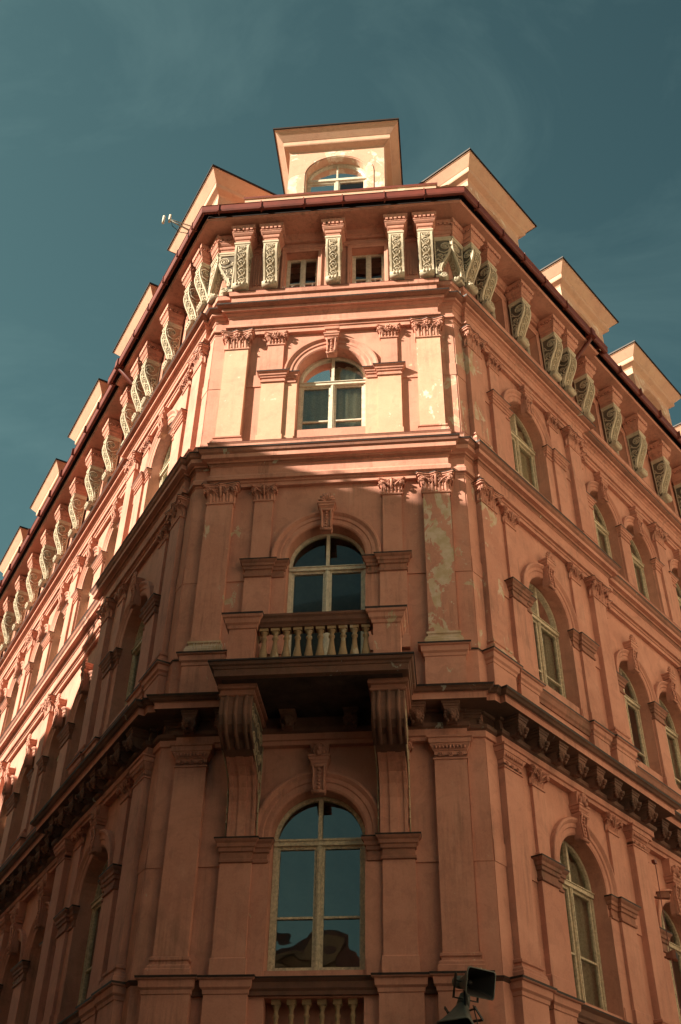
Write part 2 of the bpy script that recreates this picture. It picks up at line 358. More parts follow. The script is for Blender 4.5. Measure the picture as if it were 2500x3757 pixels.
# ------------------------------------------------------------------ running mouldings swept round the whole corner
def path(jog=0.10, rec=REC, uend=True, up=UP):
    nL = LW['pil']+3*LW['per']; nR = RW['pil']+2*RW['per']
    P = [w2('L', nL, -rec), w2('L', up, -rec), w2('L', up, 0)]
    if jog: P += [w2('L', 0.42, 0), w2('L', 0.42, -jog)]
    # corner of two offset planes
    k = math.tan(ANG/2)
    P += [(-(CX-k*jog), jog)]
    if jog: P += [(-2.13, jog), (-2.13, 0), (2.13, 0), (2.13, jog)]
    P += [(CX-k*jog, jog)]
    if jog: P += [w2('R', 0.42, -jog), w2('R', 0.42, 0)]
    P += [w2('R', up, 0), w2('R', up, -rec), w2('R', nR, -rec)]
    return [Vector(p) for p in P]
def sweep(name, P, prof, mats, mis=None, peel=None, drop=None, parent=None):
    """prof: list of (offset, z)"""
    n = len(P); N = []
    for i in range(n-1):
        d = (P[i+1]-P[i]).normalized(); N.append(Vector((d.y, -d.x)))
    mit = []
    for i in range(n):
        if i == 0: mit.append(N[0])
        elif i == n-1: mit.append(N[-1])
        else: mit.append((N[i-1]+N[i])/max(1e-6, 1+N[i-1].dot(N[i])))
    b = MB()
    R = [[b.pt(P[i].x+mit[i].x*o, -(P[i].y+mit[i].y*o), z) for o, z in prof] for i in range(n)]
    for i in range(n-1):
        if drop and i in drop: continue
        for j in range(len(prof)-1): b.face([R[i][j], R[i][j+1], R[i+1][j+1], R[i+1][j]], mis[j] if mis else 0)
    return part(name, b.mesh(name, mats), 'C', 0, peel=peel, parent=parent)
ZP = path()
def ent(z_arch, prof_top, name, mats, mis, peel=None):
    return sweep(name, ZP, prof_top, mats, mis, peel)
# entablature over the third floor (off, z) listed bottom to top
sweep('cornice', ZP, [(-0.02, 17.20), (0.085, 17.20), (0.085, 17.30), (0.11, 17.31), (0.115, 17.375), (0.162, 17.38), (0.165, 17.425), (0.11, 17.50), (0.11, 17.685), (0.13, 17.70), (0.145, 17.75), (0.20, 17.78), (0.205, 17.80), (0.26, 17.805), (0.263, 17.87), (0.30, 17.88), (0.345, 17.90), (0.368, 17.918), (0.376, 17.948), (0.12, 18.16)],
      ['trim', 'flash', 'sooty'], [0]*12+[0, 0, 2, 2, 2, 1, 1], peel=0.04)
sweep('frieze', path(0.1, REC*0.8), [(0.115, 18.16), (0.118, 18.405), (0.165, 18.42), (0.172, 18.47), (0.178, 18.53), (0.182, 18.545), (-0.02, 18.575)], ['trim', 'redmetal'], [0, 0, 0, 0, 1, 1])
# entablature over the second floor
sweep('cornice', ZP, [(-0.02, 12.95), (0.085, 12.95), (0.085, 13.03), (0.11, 13.04), (0.115, 13.08), (0.165, 13.085), (0.172, 13.165), (0.125, 13.235), (0.125, 13.425), (0.145, 13.435), (0.16, 13.48), (0.19, 13.49), (0.20, 13.525), (0.287, 13.535), (0.29, 13.625), (0.325, 13.66), (0.34, 13.705), (0.358, 13.722), (0.368, 13.752), (0.20, 13.88)],
      ['trim', 'flash', 'sooty'], [0]*9+[2, 2, 0, 0, 0, 2, 2, 2, 1, 1], peel=0.03)
sweep('string_course', path(0.1, REC*0.8), [(0.205, 13.88), (0.205, 13.955), (0.228, 13.99), (0.232, 14.0), (-0.02, 14.03)], ['trim', 'redmetal'], [0, 0, 1, 1])
# big bracketed cornice over the first floor
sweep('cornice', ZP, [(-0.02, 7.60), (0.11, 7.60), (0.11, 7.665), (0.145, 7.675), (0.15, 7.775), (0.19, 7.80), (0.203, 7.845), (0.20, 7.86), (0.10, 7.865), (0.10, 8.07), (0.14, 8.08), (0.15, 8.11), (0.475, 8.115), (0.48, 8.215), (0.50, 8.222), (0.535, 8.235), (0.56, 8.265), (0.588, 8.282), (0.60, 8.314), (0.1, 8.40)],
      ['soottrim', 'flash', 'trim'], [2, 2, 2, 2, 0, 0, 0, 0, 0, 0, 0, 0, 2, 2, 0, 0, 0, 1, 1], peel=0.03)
# sill-level string of the second floor and of the first floor, and the rail under the first-floor windows
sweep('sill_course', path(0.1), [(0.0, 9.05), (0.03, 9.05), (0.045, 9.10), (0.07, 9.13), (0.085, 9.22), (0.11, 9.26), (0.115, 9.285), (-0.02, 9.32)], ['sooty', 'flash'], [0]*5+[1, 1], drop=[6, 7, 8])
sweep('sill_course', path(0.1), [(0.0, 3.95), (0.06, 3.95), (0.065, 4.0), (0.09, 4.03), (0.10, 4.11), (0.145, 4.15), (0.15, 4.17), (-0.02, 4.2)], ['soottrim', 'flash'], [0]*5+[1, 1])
sweep('plinth_course', path(0.1), [(0.0, 2.80), (0.12, 2.80), (0.13, 2.92), (0.08, 3.02), (-0.02, 3.05)], ['trim'])
sweep('belt_course', path(0.1), [(0.0, 2.0), (0.14, 2.05), (0.14, 2.2), (0.0, 2.25)], ['trim'])
# narrow moulding where the recessed corner strips meet the entablatures
# ------------------------------------------------------------------ eaves: soffit, fascia, gutter
EP = path(0, 0.11)
sweep('soffit', EP, [(-0.03, 20.30), (0.06, 20.30), (0.075, 20.36), (0.115, 20.38), (0.13, 20.46), (0.145, 20.50), (0.655, 20.515), (0.665, 20.55), (0.685, 20.565), (0.64, 20.58), (0.64, 20.80), (0.78, 20.81)], ['trim', 'flash'], [0]*8+[1, 1, 1], peel=-0.1)  # last faces coloured dark to stand in for shadow behind the gutter
sweep('gutter', EP, [(0.755, 20.70), (0.765, 20.62), (0.80, 20.60), (0.84, 20.615), (0.858, 20.66), (0.862, 20.80), (0.876, 20.812), (0.862, 20.825), (0.80, 20.81)], ['redmetal'])
b = MB(); b.mold(-2.08, 2.37, 0.58, [(0.0, 20.78), (0.0, 21.34), (0.03, 21.345), (0.035, 21.40), (0.0, 21.42)], mis=[0, 0, 1, 1], back=0.2); part('eaves_parapet', b.mesh('eaves_parapet', ['dormer', 'redmetal']), 'C', 0)
def gutter_clip(b): b.box(-0.012, 0.012, 0.74, 0.885, 20.59, 20.84)
gc = cached('gclip', gutter_clip, 'gutter_clip', ['redmetal'])
for side, us, rc in (('C', [-2.6, -1.62, -0.64, 0.24, 1.19, 2.09], 0), ('R', [0.1, 1.1, 2.0, 2.9, 3.9, 5.6, 6.7, 7.8, 8.9, 10, 11.2], 1), ('L', [0.1, 1.0, 1.9, 2.9, 3.9, 5.8, 6.9, 8, 9.1, 10.2, 11.3, 12.4, 13.5, 14.6, 15.7, 16.8], 1)):
    for u in us: part('gutter_clip', gc, side, u, 0, -0.07 if (rc and u > UP) else 0)
# roof
b = MB()
out_l = [Vector(w2('L', 22.3, 0.5)), Vector((-CX-0.26, -0.5)), Vector((CX+0.26, -0.5)), Vector(w2('R', 17.3, 0.5))]
in_l = [Vector(w2('L', 22.3, -5)), Vector((0, 4.0)), Vector((0, 4.0)), Vector(w2('R', 17.3, -5))]
for i in range(3): b.face([b.pt(out_l[i].x, -out_l[i].y, 21.2), b.pt(out_l[i+1].x, -out_l[i+1].y, 21.2), b.pt(in_l[i+1].x, -in_l[i+1].y, 23.6), b.pt(in_l[i].x, -in_l[i].y, 23.6)][:3 if i == 1 else 4] if i != 1 else [b.pt(out_l[1].x, -out_l[1].y, 21.2), b.pt(out_l[2].x, -out_l[2].y, 21.2), b.pt(0, -4.0, 23.6)])
b.face([b.pt(in_l[0].x, -in_l[0].y, 23.6), b.pt(0, -4, 23.6), b.pt(in_l[3].x, -in_l[3].y, 23.6)])
part('roof', b.mesh('roof', ['tile']), 'C', 0)

# ------------------------------------------------------------------ pilasters
def shaft(w, d, z0, z1):
    def f(b): b.loft([[(-w, 0, z), (-w, d, z), (w, d, z), (w, 0, z)] for z in (z0, z1)])
    return f
def volute(b, cx, co, cz, r, turn=1, tr=0.014, plane='x', mi=0, n=20, turns=2.0):
    pts = []; tp = []
    for i in range(n+1):
        t = i/n; a = turns*2*PI*t; rr = r*(1-t)**0.9+0.004
        if plane == 'x': pts.append((cx+turn*rr*math.cos(a), co, cz+rr*math.sin(a)))
        else: pts.append((cx, co+turn*rr*math.cos(a), cz+rr*math.sin(a)))
        tp.append(1.0-0.45*t)
    b.tube(pts, tr, 5, mi, tp)
def leaf(b, x, o, z, h, w, curl, mi=0):
    rings = []
    for t, ww, oo in ((0, 0.7, 0.0), (0.35, 1.0, 0.12), (0.7, 0.9, 0.45), (0.92, 0.55, 1.0), (1.0, 0.25, 1.25), (0.86, 0.15, 1.35)):
        c = (x, o+curl*oo, z+h*t); rings.append([(c[0]-w*ww, c[1]-0.004, c[2]), (c[0], c[1]+0.02, c[2]), (c[0]+w*ww, c[1]-0.004, c[2]), (c[0], c[1]-0.02, c[2])])
    b.loft(rings, mi)
def corinthian(w, d, h, flower=True, small=False):
    """capital over a shaft of half width w and depth d; z=0 at the neck"""
    def f(b):
        b.mold(-w, w, d, [(0.0, -0.035), (0.022, -0.03), (0.026, -0.005), (0.004, 0.005)])
        b.loft([[(-w-e, 0, z), (-w-e, d+e, z), (w+e, d+e, z), (w+e, 0, z)] for e, z in ((-0.012, 0), (0.0, h*0.45), (0.035, h*0.72), (0.07, h*0.86))])
        n = 4 if not small else 5
        for i in range(n):
            x = -w+2*w*(i+0.5)/n
            leaf(b, x, d-0.005, 0, h*(0.46 if not small else 0.36), w/n*0.92, 0.04)
        if not small:
            for i in range(n-1): leaf(b, -w+2*w*(i+1)/n, d+0.0, h*0.1, h*0.58, w/n*0.6, 0.055)
        for sx in (-1, 1):
            leaf(b, sx*(w+0.01), d*0.5, 0, h*0.44, 0.03, 0.03)
            vr = h*0.155 if not small else h*0.17
            volute(b, sx*(w+0.012), d+0.085, h*0.66, vr, -sx, 0.018 if not small else 0.013, n=18)
            b.ball((sx*(w+0.012), d+0.085, h*0.66), 0.02, 0.02, 0.02)
            b.tube([(sx*w*0.2, d+0.03, h*0.42), (sx*w*0.45, d+0.06, h*0.60), (sx*w*0.8, d+0.075, h*0.78), (sx*(w+0.03), d+0.09, h*0.83)], 0.014)
            volute(b, sx*w*0.3, d+0.06, h*0.62, vr*0.6, sx, 0.011, n=12, turns=1.4)
            b.tube([(sx*(w+0.04), d*0.3, h*0.5), (sx*(w+0.07), d+0.04, h*0.62), (sx*(w+0.05), d+0.08, h*0.5)], 0.016)
        if flower:
            cz = h*0.76
            for k in range(6):
                a = 2*PI*k/6+0.3; b.ball((0.052*math.cos(a), d+0.085, cz+0.052*math.sin(a)), 0.03, 0.02, 0.03, k=6, h=3)
            b.ball((0, d+0.105, cz), 0.02, 0.02, 0.02)
        else:
            b.tube([(0, d+0.03, h*0.3), (0, d+0.075, h*0.7), (0, d+0.09, h*0.9)], 0.022)
            for sx in (-1, 1): volute(b, sx*0.05, d+0.08, h*0.8, 0.035, sx, 0.012, n=10, turns=1.3)
        # abacus with concave sides
        e = 0.115 if not small else 0.075
        for za, zb, ex, mi in ((0.84*h, 0.93*h, 0.0, 0), (0.93*h, 0.985*h, 0.02, 0), (0.985*h, h+0.005, 0.028, 1)):
            rings = []
            for z in (za, zb):
                W_, D_ = w+e*0.75+ex, d+e+ex
                pts = [(-W_, 0, z), (-W_-0.005, D_-0.03, z), (-W_+0.03, D_+0.005, z)]
                for i in range(1, 6):
                    t = i/6; xx = -W_+0.03+2*(W_-0.03)*t
                    dip = 0.055*math.sin(PI*t)
                    if abs(t-0.5) < 0.09: dip -= 0.05
                    pts.append((xx, D_-dip, z))
                pts += [(W_-0.03, D_+0.005, z), (W_+0.005, D_-0.03, z), (W_, 0, z)]
                rings.append(pts)
            b.loft(rings, mi)
    return f
def doric(w, d, h):
    def f(b):
        b.mold(-w, w, d, [(0.0, -0.03), (0.018, -0.025), (0.02, 0.0), (0.0, 0.005), (0.0, h*0.34), (0.012, h*0.36), (0.02, h*0.42), (0.055, h*0.6), (0.06, h*0.66), (0.075, h*0.68), (0.08, h*0.9), (0.105, h*0.93), (0.11, h)])
        for x in (-w*0.62, 0, w*0.62):
            for k in range(8):
                a = 2*PI*k/8; b.ball((x+0.03*math.cos(a), d+0.004, h*0.18+0.03*math.sin(a)), 0.013, 0.014, 0.013, k=5, h=3)
            b.ball((x, d+0.01, h*0.18), 0.016, 0.018, 0.016, k=5, h=3)
        k = 9
        for i in range(k): b.ball((-w+2*w*(i+0.5)/k, d+0.045, h*0.5), w/k*0.8, 0.022, 0.03, k=5, h=3)
    return f
def base(w, d, z0, z1):
    H = z1-z0
    return lambda b: b.mold(-w, w, d, [(0.075, z0), (0.075, z0+H*0.32), (0.06, z0+H*0.38), (0.06, z0+H*0.50), (0.02, z0+H*0.62), (0.018, z0+H*0.74), (0.04, z0+H*0.80), (0.04, z0+H*0.93), (0.0, z1)])
PEELS = {('C', 2, 1): 0.19, ('C', 2, -1): 0.09, ('C', 3, 1): 0.10, ('C', 3, -1): 0.08, ('C', 1, 1): 0.03, ('C', 1, -1): 0.02, ('R', 2, 0): 0.15, ('R', 3, 0): 0.17}
def big_pilaster(side, u, k, rec=0.0, w=0.245, key=None, full=True):
    F = FL[k]; d = 0.12
    pl = PEELS.get((side, k, key), 0.0)
    mt = 'pale' if (k == 3 and side == 'C') else 'wall'
    p = part('pilaster', cached(('pil', k, w, mt), shaft(w, d, F['base']-0.02, F['neck']+0.05), 'pilaster', [mt]), side, u, 0, rec, peel=pl)
    h = F['cap']-F['neck']
    if k == 1: me = cached(('capd', w), doric(w, d, h), 'capital', ['trim'])
    else: me = cached(('capc', k, w), corinthian(w, d, h, flower=(k == 3)), 'capital', ['trim', 'flash'])
    c = part('capital', me, side, 0, parent=p); c.location = (0, 0, F['neck']); c['peel'] = -0.1
    part('base', cached(('base', k, w), base(w, d, F['b'], F['base']), 'base', ['trim']), side, 0, parent=p, peel=pl+(0.2 if side == 'C' and k == 2 else 0.07))
    return p
def pedestal(side, u, k, rec=0.0, w=0.33, dd=0.14):
    # pedestal with its own cornice: second floor 8.34..9.30, first floor down to 3.05
    z0, z1 = (8.36, 9.30) if k == 2 else (3.02, 4.18)
    def f(b):
        b.mold(-w, w, dd, [(0.0, z0), (0.0, z1-0.23), (0.015, z1-0.22), (0.02, z1-0.17), (0.05, z1-0.14), (0.06, z1-0.05), (0.085, z1-0.045), (0.10, z1-0.03), (0.105, z1)], mis=[0]*7+[1])
    return part('pedestal', cached(('ped', k, w, dd), f, 'pedestal', ['wall', 'flash']), side, u, 0, rec, peel=0.05 if side == 'C' else 0)
def impost(b, x0, x1, d, zb, zt, back=0.0):
    H = zt-zb
    b.mold(x0, x1, d, [(0.0, zb), (0.02, zb+0.01), (0.02, zb+0.05), (0.0, zb+0.06), (0.0, zb+H*0.42), (0.025, zb+H*0.46), (0.03, zb+H*0.60), (0.05, zb+H*0.64), (0.055, zb+H*0.78), (0.08, zb+H*0.86), (0.095, zt-0.024), (0.10, zt)], mis=[0]*10+[1], back=back)
def jamb(side, u, k, s, rec=0.0):
    """pier at one side of a single window (s=-1/+1 in facade x): lower pier, impost, upper small pilaster with capital"""
    F = FL[k]
    def low(b):
        b.loft([[(-0.235, 0, z), (-0.235, 0.09, z), (0.235, 0.09, z), (0.235, 0, z)] for z in (F['b'], F['ib']+0.02)])
        b.mold(-0.235, 0.235, 0.09, [(0.022, F['b']), (0.022, F['b']+0.24), (0.0, F['b']+0.26)])
        x0, x1 = (0.235, 0.49) if s < 0 else (-0.49, -0.235)
        b.box(x0, x1, 0, 0.035, F['b'], F['ib']+0.02)
        xs = (0.255, 0.47) if s < 0 else (-0.47, -0.255)
        b.box(xs[0], xs[1], 0.0, 0.05, F['b'], F['b']+0.24)
    c = 1.19*s
    uu = u+c*sgn(side)
    mt = 'pale' if (k == 3 and side == 'C') else 'wall'
    p = part('pier', cached(('pier', k, s, mt), low, 'pier', [mt]), side, uu, 0, rec, peel=0.05 if side == 'C' else 0.0)
    def imp(b):
        impost(b, -0.235, 0.235, 0.10, F['ib'], F['it'])
        x0, x1 = (0.235, 0.45) if s < 0 else (-0.45, -0.235)
        impost(b, x0+0.001, x1-0.001, 0.04, F['ib']+0.002, F['it']-0.002)
    part('impost', cached(('imp', k, s), imp, 'impost', ['sooty' if k < 3 else 'trim', 'flash']), side, 0, parent=p)
    q = part('small_pilaster', cached(('sp', k), lambda b: (b.loft([[(-0.172, 0, z), (-0.172, 0.055, z), (0.172, 0.055, z), (0.172, 0, z)] for z in (F['it']-0.01, F['neck']+0.2)]), b.mold(-0.172, 0.172, 0.055, [(0.02, F['it']), (0.02, F['it']+0.09), (0.0, F['it']+0.11)])), 'small_pilaster', ['wall']), side, uu, 0, rec, peel=0.03 if side == 'C' else 0)
    hc = 0.30 if k > 1 else 0.28
    c_ = part('capital', cached(('sc', k), corinthian(0.172, 0.055, hc, flower=(k == 3), small=True), 'capital', ['trim', 'trim']), side, 0, parent=q); c_.location = (0, 0, F['cap']-hc-0.02)
def archivolt(side, u, k, rec, hw):
    F = FL[k]; ro = 0.98 if hw > 0.65 else 0.86
    def f(b):
        ri = hw+0.005; W_ = ro-ri
        prof = [(ri, -0.02), (ri, 0.02), (ri+W_*0.12, 0.035), (ri+W_*0.38, 0.035), (ri+W_*0.44, 0.055), (ri+W_*0.66, 0.055), (ri+W_*0.74, 0.075), (ri+W_*0.85, 0.10), (ro-0.01, 0.10), (ro, 0.085), (ro, -0.01)]
        n = 28; rings = []
        for i in range(n+1):
            a = PI*i/n; rings.append([(-r*math.cos(a), o, F['spr']-0.08*0+r*math.sin(a)) for r, o in prof])
        b.loft(rings, 0, cap=True, closed=False)
        # short stilt down to the impost
        for sx in (-1, 1):
            b.loft([[(sx*r, o, z) for r, o in prof] for z in (F['it']-0.005, F['spr'])], 0, cap=False, closed=False)
    part('archivolt', cached(('arch', k, hw), f, 'archivolt', ['trim']), side, u, 0, rec, peel=0.02)
def keystone(side, u, k, rec, hw):
    z0, z1 = FL[k]['key']
    if hw < 0.65: z0 = FL[k]['spr']+hw-0.24
    H = z1-z0
    def f(b):
        # scrolled wedge body
        sec = [(0.085, 0.0, 0.08), (0.10, 0.03, 0.13), (0.105, 0.10, 0.155), (0.10, 0.22, 0.14), (0.10, 0.36, 0.12), (0.115, 0.48, 0.15), (0.12, 0.56, 0.20)]
        b.loft([[(-w, 0, z0+t*H), (-w, o, z0+t*H), (w, o, z0+t*H), (w, 0, z0+t*H)] for w, t, o in sec])
        for i in range(6): b.ball((0, 0.15+0.01*(i % 2), z0+H*(0.08+0.075*i)), 0.03, 0.025, 0.026, k=6, h=3)
        for sx in (-1, 1): b.tube([(sx*0.075, 0.165, z0+H*0.03), (sx*0.08, 0.165, z0+H*0.15), (sx*0.08, 0.15, z0+H*0.35), (sx*0.09, 0.19, z0+H*0.52)], 0.018)
        b.tube([(-0.13, 0.17, z0+H*0.52), (0.13, 0.17, z0+H*0.52)], 0.03, 8)
        b.tube([(-0.11, 0.135, z0+H*0.02), (0.11, 0.135, z0+H*0.02)], 0.03, 8)
        zc = z0+H*0.58
        b.mold(-0.12, 0.12, 0.16, [(0.0, zc), (0.01, zc+0.03), (0.03, zc+0.05), (0.035, zc+0.09), (0.05, zc+0.10), (0.05, zc+0.13)])
        if k == 3:
            b.mold(-0.11, 0.11, 0.15, [(0.0, zc+0.13), (0.01, z1-0.08), (0.04, z1-0.06), (0.05, z1)])
        elif k == 2:       # shell palmette
            b.mold(-0.09, 0.09, 0.10, [(0.0, zc+0.12), (0.0, zc+0.17)])
            for i in range(7):
                a = PI*(i+0.5)/7; L = 0.15
                b.tube([(0, 0.16, zc+0.15), (-L*0.6*math.cos(a), 0.20, zc+0.15+L*0.75*math.sin(a)), (-L*math.cos(a), 0.17, zc+0.15+L*1.25*math.sin(a))], 0.024, 5, taper=[0.5, 1.0, 0.8])
            for sx in (-1, 1): volute(b, sx*0.1, 0.18, zc+0.17, 0.035, sx, 0.014, n=10, turns=1.3)
        else:              # bearded mask under a gablet
            b.loft([[(-w, 0, z), (-w, o, z), (w, o, z), (w, 0, z)] for w, o, z in ((0.13, 0.14, zc+0.12), (0.14, 0.16, z1-0.06), (0.15, 0.18, z1))])
            b.ball((0, 0.19, zc+0.21), 0.075, 0.07, 0.095, k=10, h=7)
            b.ball((0, 0.265, zc+0.20), 0.018, 0.03, 0.03, k=6, h=4); b.ball((0, 0.23, zc+0.135), 0.045, 0.04, 0.05, k=7, h=4)
            for sx in (-1, 1):
                b.ball((sx*0.03, 0.25, zc+0.235), 0.014, 0.012, 0.01, k=6, h=3); b.ball((sx*0.075, 0.17, zc+0.21), 0.03, 0.05, 0.09, k=6, h=4)
                b.tube([(0, 0.22, zc+0.31), (sx*0.07, 0.21, zc+0.29), (sx*0.10, 0.17, zc+0.18)], 0.02)
    part('keystone', cached(('key', k, hw), f, 'keystone', ['trim']), side, u, 0, rec)

# ------------------------------------------------------------------ windows
def window(side, u, k, rec, hw, style='old', sill=None, curtain=None):
    F = FL[k]; z0 = F['sill'] if sill is None else sill; zs = F['spr']; tr = zs-0.03 if k == 1 else zs-0.10
    mat = 'white' if style == 'white' else 'oldwood'
    w = hw-0.005; o0, o1 = -0.31, -0.235
    th = 0.055
    def f(b):
        # outer frame ring
        n = 24; rings = []
        pts = [(-w, z0)]+[(x, z) for x, z in arch_pts(w, zs, n)]+[(w, z0)]
        wi = w-th
        pin = [(-wi, z0+th)]+[(x, z) for x, z in arch_pts(wi, zs, n)]+[(wi, z0+th)]
        for (xa, za), (xb, zb), (xc, zc), (xd, zd) in zip(pts, pts[1:], pin[1:], pin):
            q = [b.pt(xa, o1, za), b.pt(xb, o1, zb), b.pt(xc, o1, zc), b.pt(xd, o1, zd)]; b.face(q)
            q = [b.pt(xd, o1, zd), b.pt(xc, o1, zc), b.pt(xc, o0, zc), b.pt(xd, o0, zd)]; b.face(q)
        b.box(-w, w, o0, o1, z0, z0+th)
        # transom bar with a moulded nose, central post, sashes
        b.box(-w+0.01, w-0.01, o0, o1+0.03, tr-0.045, tr+0.045); b.box(-w+0.01, w-0.01, o0, o1+0.05, tr+0.02, tr+0.035)
        b.box(-0.035, 0.035, o0, o1+0.012, z0+0.04, tr-0.04); b.box(-0.012, 0.012, o0, o1+0.025, z0+0.04, tr-0.04)
        b.box(-0.03, 0.03, o0, o1+0.012, tr+0.04, zs+w-0.03)
        sw = 0.042; o2 = o1-0.02
        for sx in (-1, 1):
            xa, xb = sorted((sx*0.035, sx*(w-th)))
            for x0_, x1_ in ((xa, xa+sw), (xb-sw, xb)): b.box(x0_, x1_, o0, o2, z0+th, tr-0.045)
            for za, zb in ((z0+th, z0+th+sw+0.012), (tr-0.045-sw, tr-0.045)): b.box(xa+sw, xb-sw, o0, o2, za, zb)
            if k == 1 or sill is None or True:
                zm = z0+(tr-z0)*(0.42 if k == 1 else 0.30); b.box(xa+sw, xb-sw, o0, o2+0.006, zm-0.015, zm+0.015)
            b.box(xa, xb, o0, o2, tr+0.045, tr+0.045+sw*0.8)
    fr = part('window', cached(('win', k, hw, style, z0), f, 'window', [mat]), side, u, 0, rec)
    op = -0.285; gm = ('darkglass' if k == 2 else 'midglass') if side == 'C' else 'glass'
    zm = z0+(tr-z0)*(0.42 if k == 1 else 0.30)
    for sx in (-1, 1):
        xa, xb = sorted((sx*0.077, sx*(w-th-0.042)))
        def pane_up(b):
            pts = [(sx*0.03, tr+0.078)]
            wi = w-th
            a0 = math.asin(min(1, (tr+0.078-zs)/wi)) if tr+0.078 > zs else 0.0
            a1 = math.acos(0.03/wi)
            if tr+0.078 < zs: pts.append((sx*wi, tr+0.078))
            for i in range(11):
                a = a0+(a1-a0)*i/10; pts.append((sx*wi*math.cos(a), zs+wi*math.sin(a)))
            b.face([b.pt(x, op, z) for x, z in pts])
        part('pane', cached(('pu', k, hw, sx, z0), pane_up, 'pane', [gm]), side, 0, parent=fr)
        def rect(za, zb): return lambda b: b.face([b.pt(x, op, z) for x, z in ((xa, za), (xb, za), (xb, zb), (xa, zb))])
        part('pane', cached(('pm', k, hw, sx, z0), rect(zm+0.015, tr-0.045-0.042), 'pane', [gm]), side, 0, parent=fr)
        part('pane', cached(('pl', k, hw, sx, z0), rect(z0+th+0.054, zm-0.015), 'pane', [gm]), side, 0, parent=fr)
    if curtain:
        def cur(b):
            n = 24; top = tr-0.02 if curtain != 'full' else zs+w*0.72
            xs0, xs1 = {'half': (-w, w), 'left': (-w, -0.1), 'full': (-w*0.95, w*0.95), 'right': (0.12, w)}[curtain]
            rows = []
            for z in (z0+0.02, top):
                rows.append([b.pt(xs0+(xs1-xs0)*i/n, -0.37+0.03*math.sin(i*1.9), z) for i in range(n+1)])
            for i in range(n): b.face([rows[0][i], rows[0][i+1], rows[1][i+1], rows[1][i]], 0, True)
        part('curtain', cached(('cur', k, hw, curtain, z0), cur, 'curtain', ['lace' if side == 'C' else 'curtain']), side, 0, parent=fr)
    return fr
curt = ['full', 'right', 'full', 'left', None, 'full', 'half', 'full']
ci = 0
for side in ROWS:
    for (c, hw, rec, a, bb) in bays(side):
        for k in (1, 2, 3):
            if side == 'C': window('C', 0, k, 0, hw, 'white' if k > 1 else 'old', 8.34 if k == 2 else None, {1: None, 2: None, 3: 'full'}[k])
            else:
                window(side, c, k, rec, hw, 'old', None, curt[ci % 8]); ci += 1
            archivolt(side, c, k, rec, hw); keystone(side, c, k, rec, hw)
        if rec == 0:
            for k in (1, 2, 3):
                for s in (-1, 1): jamb(side, c, k, s)
            for s in (-1, 1):
                for k in (1, 2, 3): big_pilaster(side, c+s*BIG, k, key=(s if side == 'C' else (0 if s < 0 else 9)))
                for k in (1, 2): pedestal(side, c+s*BIG, k)
                pedestal(side, c+s*1.19, 1, w=0.30, dd=0.11)
                if side != 'C': pedestal(side, c+s*1.19, 2, w=0.28, dd=0.10)
        # dwarf balusters in the niche under each first-floor window
        nb = 6 if rec == 0 else 5
        def balu(b):
            b.box(-0.06, 0.06, -0.06, 0.06, 3.86, 3.93); b.lathe([(0.055, 3.86), (0.045, 3.84), (0.03, 3.80), (0.03, 3.75), (0.042, 3.74), (0.042, 3.71), (0.03, 3.69), (0.034, 3.60), (0.05, 3.42), (0.062, 3.30), (0.058, 3.22), (0.03, 3.16), (0.045, 3.12), (0.055, 3.10)], k=12); b.box(-0.06, 0.06, -0.06, 0.06, 3.05, 3.10)
        for i in range(nb):
            part('baluster', cached('dwarf_baluster', balu, 'baluster', ['baluster']), side, c+(i-(nb-1)/2)*0.209, 0, rec-0.13)
        def nicheback(b): b.box(-hw, hw, -0.34, -0.30, 3.0, 3.97)
        part('niche_back', cached(('nb', hw), nicheback, 'niche_back', ['wall']), side, c, 0, rec)
# piers between and beside the coupled windows of the wings
def pair_pier(side, u, k, rec, w):
    F = FL[k]
    def f(b): b.loft([[(-w, 0, z), (-w, 0.06, z), (w, 0.06, z), (w, 0, z)] for z in (F['b'], F['ib']+0.02)]); b.mold(-w, w, 0.06, [(0.02, F['b']), (0.02, F['b']+0.22), (0.0, F['b']+0.24)])
    p = part('pier', cached(('pp', k, w), f, 'pier', ['wall']), side, u, 0, rec)
    part('impost', cached(('pi', k, w), lambda b: impost(b, -w, w, 0.07, F['ib'], F['it']), 'impost', ['sooty' if k < 3 else 'trim', 'flash']), side, 0, parent=p)
for side, w in (('R', RW), ('L', LW)):
    # half pilaster tucked into the step
    for k in (1, 2, 3): big_pilaster(side, UP+0.10, k, -REC, w=0.10, key=9)
    pedestal(side, UP+0.12, 2, -REC, w=0.12); pedestal(side, UP+0.12, 1, -REC, w=0.12)
    for j in range(w['n']):
        pc = w['pc']+j*w['per']; pil = w['pil']+j*w['per']; prev = UP+0.2 if j == 0 else w['pil']+(j-1)*w['per']+0.245
        mid = w['h']-0.63-0.02
        for k in (1, 2, 3):
            pair_pier(side, pc, k, -REC, round(mid, 3))
            for e0, e1 in ((prev, pc-w['h']-0.65), (pc+w['h']+0.65, pil-0.245)):
                if e1-e0 > 0.08: pair_pier(side, (e0+e1)/2, k, -REC, round(min((e1-e0)/2-0.005, 0.2), 3))
            big_pilaster(side, pil, k, -REC, key=9)
        for k in (1, 2): pedestal(side, pil, k, -REC, w=0.31)
        pedestal(side, pc, 1, -REC, w=round(mid+0.02, 3), dd=0.08)
